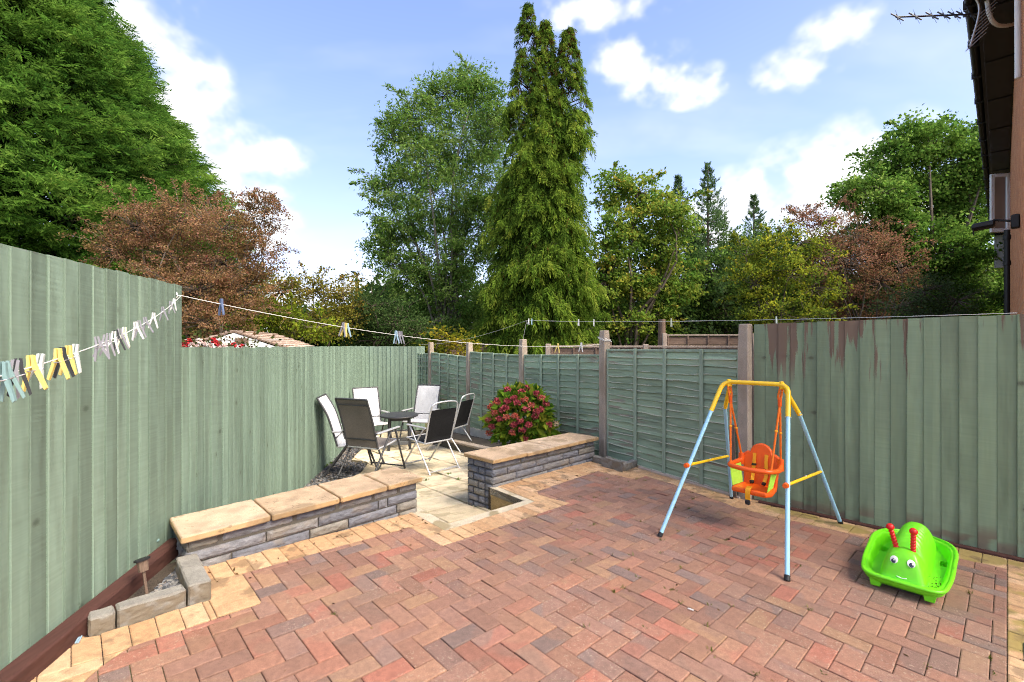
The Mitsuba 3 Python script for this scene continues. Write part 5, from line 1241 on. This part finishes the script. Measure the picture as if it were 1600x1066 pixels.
def broadleaf(name, label, cat, Y, trunk_px, blobs, cols, leaf=(.10, .035), clumps=46, per=38, spread=.20, trunk_r=.16, droop=.2, depth=.8, group=None, tone_jit=.18, twig_r=.010, twig_m='m_bark', hollow=.45, stems=1, up=0.0, wisps=0):
    k = thing(name, label, cat, group); base = at(trunk_px, 533, Y); base[2] = GROUND; wood = MB(); sets = []
    m = 730.0 / Y
    cents = []
    for (px, py, rx, ry, *o) in blobs: c = at(px, py, Y); c[1] += VR.normal(0, .35) * rx / m * depth; c = np.array([c[0] * c[1] / Y, c[1], CAM_H + (c[2] - CAM_H) * c[1] / Y]); cents.append((c, rx / m, ry / m, o[0] if o else 1.0))
    top = max(c[2] for c, *_ in cents)
    order = sorted(cents, key=lambda c: c[0][2]); sp = [base + np.append(VR.normal(0, .35, 2) if stems > 1 else [0, 0], 0) for _ in range(stems)]
    for (c, rx, rz, den) in cents:
        s0 = sp[VR.integers(stems)]; h = GROUND + (c[2] - GROUND) * VR.uniform(.30, .55); fork = np.array([s0[0] * .8 + c[0] * .2, s0[1] * .8 + c[1] * .2, h])
        wood.add(*limb(s0, fork, trunk_r / (1 if stems == 1 else 1.6), trunk_r * .5, .03)); wood.add(*limb(fork, c, trunk_r * .5, trunk_r * .16, .08))
        nc = max(4, int(clumps * den * (rx * rz) / .9)); u = unit(VR.normal(size=(nc, 3))); rad = (hollow + (1 - hollow) * VR.random((nc, 1))) ** .8; Q = c + u * rad * np.array([rx, (rx + rz) / 2 * depth, rz]) * (1 + VR.normal(0, .10, (nc, 1)))
        for q in Q[:: max(1, nc // 26)]: wood.add(*limb(c + (q - c) * .12, q, twig_r * 1.8, twig_r * .45, .14, 4))
        for w_ in range(wisps):
            dv = unit(VR.normal(size=3) * [1, .6, .5] + [0, 0, .75]); s0 = c + dv * np.array([rx, rx, rz]) * .7; L_w = VR.uniform(.35, .75) * min(1.2, rx + .3); q = s0 + dv * L_w * [1.2, 1.2, .8]
            t = np.linspace(0, 1, 7)[:, None]; path = s0 * (1 - t) + q * t + np.array([0, 0, 1]) * np.sin(t * np.pi) * L_w * .18 + VR.normal(0, .01, (7, 3)); wood.add(*tube(path, np.linspace(twig_r * 1.1, twig_r * .35, 7), 5, False))
            m_ = int(per * .9); tt_ = VR.random(m_) ** .6; Pw = s0 + (q - s0) * tt_[:, None] + [0, 0, 1] * (np.sin(tt_ * np.pi) * L_w * .18)[:, None] + VR.normal(0, .035, (m_, 3)); Dw = unit(dv + VR.normal(0, .8, (m_, 3)) + [0, 0, -droop])
            V, F = cards(Pw, Dw, leaf[0] * np.exp(VR.normal(0, .25, (m_, 1))), leaf[1] * np.exp(VR.normal(0, .2, (m_, 1)))); sets.append((V, F, np.repeat(shade_of(cols, VR.random(m_), tone_jit, m_), 4, 0)))
        n = nc * per; ci = np.repeat(np.arange(nc), per); P = Q[ci] + VR.normal(0, 1, (n, 3)) * spread * np.array([1, 1, .62]) * np.exp(VR.normal(0, .25, (nc, 1)))[ci]
        D = unit(u[ci] * .55 + VR.normal(0, .75, (n, 3)) + [0, 0, -droop + up]); V, F = cards(P, D, leaf[0] * np.exp(VR.normal(0, .25, (n, 1))), leaf[1] * np.exp(VR.normal(0, .2, (n, 1))))
        tone = np.clip(VR.beta(2, 2, nc)[ci] * .65 + VR.random(n) * .35, 0, 1); C = shade_of(cols, tone, tone_jit, n); sets.append((V, F, np.repeat(C, 4, 0)))
    wood.put(sub(k, 'trunk'), twig_m); put_leaves(sub(k, 'crown'), sets); return k
def conifer(name, label, axis, rad, zs, cols, plumes, per, L, w=.022, droop=-.1, seed_z=None, inner=.30, dead=None, trunk=.25, leaders=None, group=None, nf=7, jag=.35, face=None, core=None, lf=2.2):
    """rad(z, azimuth): crown radius. Plumes reach out from the axis to the crown's surface and carry flat sprays"""
    k = thing(name, label, 'tree', group); ax = np.asarray(axis, float); z = zs(plumes) if callable(zs) else zs; th = VR.random(plumes) * 2 * np.pi
    if face is not None: th = np.where(VR.random(plumes) < .85, face + VR.uniform(-1.3, 1.3, plumes), th)
    lobes = meshkit.fbm(np.stack([np.cos(th) * lf, np.sin(th) * lf, z * (.8 if lf < 2.5 else 1.7)], -1), 3, seed=int(ax[1] * 7)); r = rad(z, th) * (1 - jag * .5 + jag * lobes) * (1 - .30 * VR.random(plumes) ** 2.2)
    out = np.stack([np.cos(th), np.sin(th), 0 * th], -1); cx = ax[:2] if leaders is None else leaders(z, th)
    if leaders is not None: r = CYS['r'] * (1 - jag * .5 + jag * lobes) * (1 - .30 * VR.random(plumes) ** 2.2)
    Lp = L * np.clip(r / 1.0, .42, 1.0)
    tip = np.c_[cx + out[:, :2] * r[:, None], z]; dirn = unit(out + np.c_[VR.normal(0, .25, (plumes, 2)), VR.normal(0, .12, plumes) - droop])
    blen = np.minimum(r * .75, Lp * 2.6); n = plumes * per; ci = np.repeat(np.arange(plumes), per); t = VR.random(n) ** .7
    side = unit(np.cross(dirn, [0, 0, 1.0])); P = tip[ci] - dirn[ci] * (blen[ci] * (1 - t))[:, None] + side[ci] * (VR.normal(0, .36, n) * Lp[ci] * (1.15 - t))[:, None] + np.c_[np.zeros((n, 2)), VR.normal(0, .13, n) * Lp[ci] - (droop * .5) * Lp[ci] * t * t]
    D = unit(dirn[ci] * .9 + side[ci] * VR.normal(0, .5, n)[:, None] + np.c_[VR.normal(0, .25, (n, 2)), VR.normal(0, .25, n) - droop * (1 + t)])
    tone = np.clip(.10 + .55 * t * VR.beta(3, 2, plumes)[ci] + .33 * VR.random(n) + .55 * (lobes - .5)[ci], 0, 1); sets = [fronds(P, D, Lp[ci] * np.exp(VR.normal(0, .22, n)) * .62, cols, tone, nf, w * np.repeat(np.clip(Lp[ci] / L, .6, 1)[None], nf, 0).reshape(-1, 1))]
    if dead is not None:
        m = n // 6; o = VR.integers(0, n, m); Pd = P[o] - dirn[ci[o]] * ((.25 + .5 * VR.random(m)) * Lp[ci[o]] / L * np.where(Lp[ci[o]] < L * .75, .4, 1))[:, None]; sets.append(fronds(Pd, unit(D[o] + [0, 0, -.5]), L * .6, dead, VR.random(m), 5, w * .7))
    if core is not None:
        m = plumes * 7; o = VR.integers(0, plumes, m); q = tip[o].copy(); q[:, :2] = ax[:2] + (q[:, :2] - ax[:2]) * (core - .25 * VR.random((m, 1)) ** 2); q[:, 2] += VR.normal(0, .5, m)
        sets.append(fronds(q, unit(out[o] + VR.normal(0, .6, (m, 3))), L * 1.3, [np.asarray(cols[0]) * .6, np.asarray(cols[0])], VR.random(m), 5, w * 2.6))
    wood = MB()
    for i_ in range(0, plumes, 3): wood.add(*limb([*(cx if leaders is None else cx[i_]), tip[i_, 2] - .12 * r[i_]], tip[i_] - dirn[i_] * .1, .022, .006, .05, 4))
    zt = z.max() if leaders is None else 8.6; wood.add(*tube([[*ax[:2], GROUND], [*ax[:2], (zt + GROUND) / 2], [ax[0], ax[1], zt - .2]], [trunk, trunk * .6, .03], 8)); wood.put(sub(k, 'trunk'), 'm_bark'); put_leaves(sub(k, 'crown'), sets); return k

# the big dark conifer at the left
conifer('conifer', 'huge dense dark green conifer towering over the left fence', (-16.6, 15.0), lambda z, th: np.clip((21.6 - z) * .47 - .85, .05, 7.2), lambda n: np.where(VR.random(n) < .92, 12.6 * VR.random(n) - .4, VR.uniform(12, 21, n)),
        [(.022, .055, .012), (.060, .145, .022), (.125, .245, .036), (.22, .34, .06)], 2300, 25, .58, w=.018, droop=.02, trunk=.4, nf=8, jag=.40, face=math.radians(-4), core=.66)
# the tall three-topped cypress
CY = np.array([.92, 15.0])
def cy_lead(z, th):
    pickl = VR.integers(0, 3, len(z)); off = np.array([(-.40, 0), (.16, .1), (.88, -.1)])[pickl]; toph = np.array([12.2, 11.75, 11.35])[pickl]
    over = z > toph; z[over] = toph[over] - VR.random(over.sum()) * 4.0; CYS['r'] = cy_rad(np.minimum(z + (12.2 - toph) * np.clip((z - 8) / 3, 0, 1), 12.2), th)
    return CY + off * np.clip((z - 5.5) / 3.0, 0, 1)[:, None]
CYS = {}
def cy_rad(z, th): return np.interp(z, [-1, 1, 3, 5.5, 7.2, 8.5, 9.5, 10.5, 11.4, 12.2], [1.90, 1.95, 1.80, 1.50, 1.12, .80, .62, .50, .38, .14])
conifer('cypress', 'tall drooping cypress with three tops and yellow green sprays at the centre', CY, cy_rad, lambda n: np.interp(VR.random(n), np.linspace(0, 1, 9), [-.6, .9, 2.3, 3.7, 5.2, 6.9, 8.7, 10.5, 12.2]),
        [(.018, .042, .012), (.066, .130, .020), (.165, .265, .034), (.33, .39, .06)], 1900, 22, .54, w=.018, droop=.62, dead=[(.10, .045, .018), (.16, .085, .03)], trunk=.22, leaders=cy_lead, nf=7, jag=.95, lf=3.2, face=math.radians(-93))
plain('m_greybark', (.13, .12, .10), 0.9)
G_ASH = [(.060, .135, .026), (.125, .235, .044), (.21, .33, .075), (.33, .43, .14)]
broadleaf('ash_tree', 'airy light green tree with sky showing through, left of the cypress', 'tree', 18.0, 700, [(700, 150, 45, 35), (745, 140, 32, 40), (655, 190, 42, 45), (725, 220, 55, 55), (615, 215, 28, 34), (660, 260, 50, 40), (605, 290, 32, 34), (700, 310, 60, 50), (628, 345, 50, 42), (600, 385, 24, 24), (750, 360, 45, 60), (690, 395, 60, 50), (620, 415, 38, 30), (650, 455, 50, 40), (720, 470, 60, 50), (770, 300, 30, 60), (765, 200, 28, 50), (690, 520, 90, 35)],
          G_ASH, (.135, .024), 44, 76, .19, .12, .35, wisps=5, twig_r=.008, twig_m='m_greybark', tone_jit=.2)
broadleaf('maple_tree', 'yellowing green tree tinged orange, right of the cypress', 'tree', 17.0, 985, [(955, 300, 26, 36), (995, 300, 36, 30), (1040, 330, 36, 34), (970, 360, 42, 44), (1030, 385, 46, 40), (985, 430, 50, 48), (1050, 445, 44, 42), (945, 440, 30, 55), (1000, 500, 70, 40), (1060, 360, 26, 30)],
          [(0.0701, 0.148, 0.0281), (0.1246, 0.2414, 0.0405), (0.1947, 0.3037, 0.0498), (0.3271, 0.3894, 0.0623), (0.514, 0.3427, 0.0623)], (.105, .046), 38, 70, .17, .11, wisps=4)
def spire(label, px, Y, ytop, half, cols, ybase=533):
    b = at(px, 533, Y); zt = at(px, ytop, Y)[2]; r1 = half / 730.0 * Y
    conifer('holly_tree', label, b[:2], lambda z, th: np.clip((zt - z) / (zt - 1.0), .02, 1.2) * r1 * np.exp(VR.normal(0, .28, len(z))), lambda n: GROUND + (zt - GROUND) * VR.random(n) ** .9, [(.038, .082, .030), (.075, .14, .050), (.13, .21, .08), (.21, .29, .14)], 460, 11, .46, w=.030, droop=-.45, trunk=.10, nf=5, jag=.9)
spire('dark narrow pointed evergreen, tallest of three right of the orange tinged tree', 1106, 19.5, 258, 98, None)
spire('dark pointed evergreen partly hidden behind the orange tinged tree', 1060, 20.5, 278, 84, None)
spire('small dark pointed evergreen just above the yellow bush', 1178, 21.0, 308, 92, None)
broadleaf('yellow_hawthorn', 'bright yellow green leafy bush in the middle of the right hand trees', 'tree', 15.0, 1215, [(1200, 395, 42, 28), (1250, 378, 36, 26), (1225, 425, 58, 32), (1180, 445, 38, 34), (1265, 450, 44, 34), (1205, 485, 56, 32), (1165, 400, 22, 26, .5), (1260, 500, 50, 26)],
          [(0.059, 0.0944, 0.0236), (0.1121, 0.177, 0.0307), (0.2124, 0.2773, 0.0354), (0.3776, 0.4012, 0.0413), (0.65, 0.6372, 0.0531)], (.070, .030), 40, 66, .14, .06, wisps=7, stems=3)
broadleaf('red_hawthorn', 'rusty red berried thorn tree left of the large sycamore', 'tree', 15.6, 1340, [(1285, 348, 40, 20), (1335, 368, 50, 34), (1388, 392, 36, 36), (1320, 415, 58, 38), (1375, 440, 40, 36), (1290, 435, 40, 36), (1340, 478, 70, 34), (1410, 420, 24, 34), (1255, 345, 22, 12, .6)],
          [(0.0935, 0.109, 0.0342), (0.1947, 0.1558, 0.0701), (0.3115, 0.1558, 0.0935), (0.4361, 0.2492, 0.1558), (0.2336, 0.0545, 0.0467)], (.056, .021), 44, 66, .15, .055, wisps=10, stems=3, twig_r=.012)
broadleaf('sycamore', 'large rounded green sycamore at the right beside the house', 'tree', 17.0, 1460, [(1450, 222, 56, 34), (1400, 255, 48, 40), (1495, 250, 52, 48), (1365, 305, 52, 30), (1435, 315, 66, 48), (1512, 325, 50, 55), (1395, 362, 52, 36), (1475, 395, 66, 50), (1535, 420, 40, 50), (1420, 430, 50, 40), (1500, 470, 70, 40), (1335, 310, 26, 20), (1545, 250, 36, 50)],
          [(0.0498, 0.1168, 0.0218), (0.0935, 0.1947, 0.0312), (0.1869, 0.3193, 0.056), (0.4206, 0.5607, 0.1558)], (.098, .047), 50, 84, .185, .14, wisps=5)
broadleaf('hawthorn', 'reddish brown autumn thorn tree behind the corner of the tall left fence', 'tree', 10.4, 285, [(215, 355, 48, 30), (285, 345, 60, 36), (350, 358, 52, 36), (185, 395, 40, 32), (265, 400, 74, 44), (350, 412, 62, 42), (310, 455, 84, 42), (398, 345, 22, 30, .45), (410, 400, 22, 40, .45), (380, 455, 50, 40), (250, 470, 50, 40), (330, 505, 70, 30), (415, 330, 16, 18, .4)],
          [(0.099, 0.095, 0.029), (0.198, 0.1452, 0.0528), (0.3168, 0.1848, 0.0898), (0.4356, 0.264, 0.1584), (0.2244, 0.066, 0.0475)], (.042, .015), 130, 70, .10, .045, wisps=16, stems=3, twig_r=.0075, tone_jit=.22, droop=.1)
broadleaf('autumn_shrub', 'olive and ochre autumn bush behind the shed roof', 'bush', 13.0, 480, [(440, 455, 40, 36), (490, 455, 42, 26), (535, 462, 30, 24), (465, 500, 66, 34), (525, 505, 44, 30)], [(0.0792, 0.099, 0.0211), (0.1584, 0.165, 0.029), (0.2904, 0.2508, 0.0462), (0.3432, 0.2112, 0.066)], (.060, .025), 66, 52, .15, .06, wisps=5, stems=3)
broadleaf('lime_shrub', 'bright lime green shrub just behind the tiled shed roof', 'bush', 11.9, 470, [(395, 492, 30, 16), (420, 505, 34, 18), (460, 500, 30, 16), (500, 512, 34, 18), (370, 500, 24, 16)], [(.07, .11, .014), (.14, .20, .022), (.24, .30, .03), (.36, .38, .04)], (.075, .030), 60, 50, .14, .04, wisps=3, stems=3)
broadleaf('evergreen_bush', 'dark green dense bush left of the airy light green tree', 'bush', 14.2, 585, [(580, 480, 44, 32), (620, 505, 40, 32), (555, 505, 38, 36), (600, 530, 60, 26), (655, 520, 30, 26)], [(0.0264, 0.0554, 0.0185), (0.0502, 0.095, 0.029), (0.0871, 0.1452, 0.0449), (0.132, 0.198, 0.066)], (.068, .027), 66, 56, .15, .06, wisps=3, stems=3)
broadleaf('gold_shrub', 'small golden green shrub just above the first concrete posts', 'bush', 13.2, 715, [(712, 540, 34, 20), (690, 530, 26, 18), (740, 548, 22, 14)], [(.07, .10, .012), (.18, .20, .02), (.34, .30, .03), (.36, .24, .04)], (.10, .03), 60, 30, .14, .04, stems=3)
broadleaf('green_thicket_tree', 'mid green tree filling the gap behind the yellow bush', 'tree', 19.0, 1150, [(1110, 430, 50, 44), (1160, 410, 40, 40), (1210, 400, 50, 40), (1270, 400, 50, 40), (1330, 400, 50, 40), (1130, 485, 60, 40), (1220, 470, 70, 44), (1310, 470, 70, 44), (1050, 500, 60, 40)], [(0.0467, 0.0965, 0.0249), (0.0857, 0.1635, 0.0374), (0.148, 0.2492, 0.056), (0.2804, 0.3894, 0.109)], (.10, .043), 34, 66, .24, .10, wisps=2, stems=3)
broadleaf('grey_bush', 'low grey green bush under the sycamore at the right', 'bush', 13.0, 1450, [(1445, 455, 44, 28), (1495, 470, 40, 26), (1400, 480, 40, 22), (1460, 495, 70, 20)], [(0.0437, 0.0748, 0.0312), (0.0779, 0.1215, 0.0498), (0.1324, 0.1791, 0.0779)], (.065, .024), 60, 34, .14, .05, stems=3)

# the dark understorey that closes the view between the trunks: one mass
sets = []
n = 30000; Pq = []
for (x0, x1, yt, Y) in ((250, 620, 490, 24), (560, 960, 455, 22), (930, 1160, 430, 22.5), (1120, 1420, 430, 21.5), (1380, 1620, 420, 23)):
    m = int(n * (x1 - x0) / 1700); px = VR.uniform(x0, x1, m); yt_ = yt + 40 * (meshkit.fbm(np.c_[px * .02, px * 0, px * 0 + Y], 3) - .5); py = yt_ + (600 - yt_) * VR.random(m) ** .8; Yd = Y + VR.normal(0, .9, m)
    Pq.append(np.stack([(px - 800) / 730 * Yd, Yd, CAM_H + (533 - py) / 730 * Yd], -1))
P = np.vstack(Pq); P = np.repeat(P, 3, 0) + VR.normal(0, .22, (len(P) * 3, 3)); V, F = cards(P, unit(VR.normal(size=P.shape) + [0, 0, -.2]), .30 * np.exp(VR.normal(0, .25, (len(P), 1))), .11)
sets = [(V, F, np.repeat(shade_of([(.030, .060, .016), (.060, .112, .030), (.11, .18, .04), (.19, .23, .055)], VR.beta(1.5, 2.0, len(P)), .2, len(P)), 4, 0))]
put_leaves('understorey', sets); tag('understorey', 'dark green undergrowth behind the trees', 'undergrowth', kind='stuff')

# hydrangea behind the right wall
hy = thing('hydrangea', 'round hydrangea bush with dark pink flower heads behind the right wall', 'bush')
hc = at(816, 655, 6.45); hr = np.array([.44, .40, .43]); st = MB(); sets = []
nl = 1500; u = unit(VR.normal(size=(nl, 3)) * [1, 1, 1]); u[:, 2] = np.where(u[:, 2] < -.75, -u[:, 2], u[:, 2]); rad = (.58 + .42 * VR.random((nl, 1))) * (.62 + .76 * meshkit.fbm(u * 2.0 + 3, 3)[:, None]); P = hc + u * rad * hr
D = unit(u * .8 + VR.normal(0, .55, (nl, 3)) + [0, 0, -.25]); V, F = cards(P, D, .115 * np.exp(VR.normal(0, .25, (nl, 1))), .036, .3)
C = shade_of([(.040, .10, .012), (.09, .19, .02), (.20, .31, .03), (.38, .36, .05)], VR.beta(2, 1.8, nl), .18, nl); put_leaves(sub(hy, 'foliage'), [(V, F, np.repeat(C, 4, 0))])
for i_ in range(40):
    q = hc + unit(VR.normal(size=3) * [.8, .6, .6]) * hr * .5; st.add(*limb([hc[0] + VR.normal(0, .08), hc[1] + VR.normal(0, .06), plane_lo(hc[0], hc[1]) + .1], q, .006, .003, .08, 4))
st.put(sub(hy, 'stems'), 'm_bark')
heads = [(824, 606), (793, 609), (803, 622), (815, 612), (838, 615), (846, 622), (777, 626), (767, 636), (772, 645), (790, 637), (808, 630), (820, 625), (793, 627), (763, 657), (768, 667), (764, 677), (791, 652), (805, 650), (822, 640), (838, 643), (853, 631), (858, 664), (868, 662, 1), (836, 651), (803, 664), (816, 672), (826, 664), (800, 676), (820, 686), (785, 641), (780, 655), (830, 633), (845, 640), (812, 658), (775, 630)]
for hx, hyp, *dry in heads:
    dx, dz = (hx - 816) / 56.0, (655 - hyp) / 50.0; dep = math.sqrt(max(.05, 1.05 - min(dx * dx + dz * dz, 1.0))) * .45
    c = at(hx, hyp, 6.45 - dep); m = 95; u = unit(VR.normal(size=(m, 3)) + [0, -.3, .35]); P = c + u * np.array([.040, .040, .029]) * (.85 + .3 * VR.random((m, 1)))
    V, F = cards(P - u * .004, unit(VR.normal(size=(m, 3)) + u * .35), .026, .0115, .3); pal = [(.16, .010, .022), (.27, .026, .042), (.38, .060, .075), (.30, .05, .04)] if not dry else [(.35, .25, .16), (.48, .38, .25)]
    if VR.random() < .22 and not dry: pal = [(.34, .05, .03), (.45, .12, .05), (.30, .06, .10)]
    put_leaves(sub(hy, 'flower_head'), [(V, F, np.repeat(shade_of(pal, VR.random(m), .16, m), 4, 0))], 'm_petal')
# roses beyond the left fence
rs = thing('rose_bush', 'rose bush with red and pale flowers showing over the low left fence', 'bush'); c0 = at(325, 548, 6.2)
nl = 800; u = VR.normal(size=(nl, 3)) * np.array([.40, .22, .12]); P = c0 + u; V, F = cards(P, unit(VR.normal(size=(nl, 3)) + [0, 0, .3]), .055, .019)
put_leaves(sub(rs, 'foliage'), [(V, F, np.repeat(shade_of([(.04, .06, .02), (.09, .11, .03), (.16, .09, .05)], VR.random(nl), .2, nl), 4, 0))])
for i_, (hx, hyp, col) in enumerate([(286, 535, 0), (290, 540, 0), (300, 539, 1), (308, 541, 1), (296, 533, 0), (318, 538, 1), (328, 541, 1), (340, 537, 0), (352, 540, 1), (365, 539, 0), (312, 533, 1), (334, 532, 0), (378, 542, 0), (283, 541, 1), (346, 544, 1)]):
    m = 40; c = at(hx, hyp, 6.1); u = unit(VR.normal(size=(m, 3))); V, F = cards(c + u * .012, unit(u + VR.normal(0, .5, (m, 3))), .034, .016); pal = [(.42, .012, .02), (.55, .04, .05)] if col == 0 else [(.72, .55, .52), (.80, .72, .68)]
    put_leaves(sub(rs, 'flower'), [(V, F, np.repeat(shade_of(pal, VR.random(m), .1, m), 4, 0))], 'm_petal')
st = MB()
for i_ in range(10): st.add(*limb([c0[0] + VR.normal(0, .2), c0[1], -.6], c0 + VR.normal(0, .15, 3), .008, .004, .05, 4))
st.put(sub(rs, 'stems'), 'm_bark')

# small weeds and leaves
k = thing('weeds', 'small green weeds growing in the joints of the terrace slabs', 'weeds'); sets = []
for px, py in ((702, 741), (665, 751), (716, 750), (581, 723), (511, 728), (518, 724), (506, 731)):
    p = lo_pt(px, py); m = 14; P = p + VR.normal(0, .016, (m, 3)) * [1, 1, 0] + [0, 0, .002]; V, F = cards(P, unit(VR.normal(0, .6, (m, 3)) + [0, 0, .8]), .030, .007); sets.append((V, F, np.repeat(shade_of([(.06, .13, .02), (.16, .26, .03)], VR.random(m), .2, m), 4, 0)))
put_leaves(k, sets); labels[k]['kind'] = 'stuff'
k = tag('fallen_leaves', 'small dead leaves scattered on the patio paving', 'leaves', kind='stuff'); n = 150
a_, b_ = VR.uniform(.4, 4.6, n), VR.uniform(-3.3, .3, n); near_wall = VR.random(n) < .4; b_ = np.where(near_wall, -3.25 + np.abs(VR.normal(0, .10, n)), b_); P = on_hi(np.c_[a_, b_, np.full(n, .004)]); D = unit(VR.normal(size=(n, 3)) * [1, 1, .12]); V, F = cards(P, D, .020 * np.exp(VR.normal(0, .4, (n, 1))), .006)
ok = np.array([PATAB.contains(Point(x, y)) and not LIP.contains(Point(x, y)) for x, y in zip(a_, b_)]); V = V.reshape(-1, 4, 3)[ok].reshape(-1, 3); m = int(ok.sum()); i = np.arange(m)[:, None] * 4
put_leaves('fallen_leaves', [(V, np.vstack([i + [0, 1, 2], i + [0, 2, 3]]), np.repeat(shade_of([(.05, .03, .018), (.14, .08, .03), (.28, .19, .08)], VR.random(m), .3, m), 4, 0))])
n = 170; sets = []
uu, vv = VR.integers(-6, 34, n), VR.integers(-12, 19, n); aa, bb = 1.58 + .1 * uu + np.where(VR.random(n) < .5, VR.uniform(0, .1, n), 0), -1.855 + .1 * vv; okw = np.array([RED.contains(Point(x, y)) for x, y in zip(aa, bb)]) & (meshkit.fbm(np.stack([aa * 1.7, bb * 1.7, aa * 0], -1), 3) > .47)
for x, y in zip(aa[okw], bb[okw]):
    m = int(VR.integers(5, 14)); P = on_hi(np.c_[x + VR.normal(0, .010, m), y + VR.normal(0, .010, m), np.full(m, -.006)]); V, F = cards(P, unit(VR.normal(0, .7, (m, 3)) + [0, 0, .6]), .022 * np.exp(VR.normal(0, .3, (m, 1))), .0035); sets.append((V, F, np.repeat(shade_of([(.07, .10, .02), (.16, .17, .04), (.26, .22, .09)], VR.random(m), .25, m), 4, 0)))
put_leaves('joint_weeds', sets); tag('joint_weeds', 'tiny dry weeds and moss sprouting in the paving joints', 'weeds', kind='stuff')
n = 70; lx, ly = VR.normal(.150, .020, n), np.abs(VR.normal(0, .09, n)) + .09; lz = tray_z(lx, ly, np.full(n, .5)) + .002; P = RT(np.c_[lx, ly, lz]); V, F = cards(P, unit(VR.normal(size=(n, 3)) * [1, 1, .1]), .010, .0025)
put_leaves('leaf_debris', [(V, F, np.repeat(shade_of([(.03, .03, .015), (.10, .07, .03)], VR.random(n), .2, n), 4, 0))]); tag('leaf_debris', 'dark specks of leaf litter lying in the right well of the green rocker', 'debris', kind='stuff')
dc = thing('drain_cover', 'dark metal drain grate set in the buff paving strip, bottom right', 'drain cover')
MB().box([3.28, .04, -.03], [3.50, .30, -.002], tf=on_hi).put(sub(dc, 'pan'), 'm_black')
for i_ in range(6): MB().box([3.285, .055 + i_ * .041, .0], [3.495, .075 + i_ * .041, .006], tf=on_hi, ch=.002).put(sub(dc, 'bar'), 'm_frame_dark')
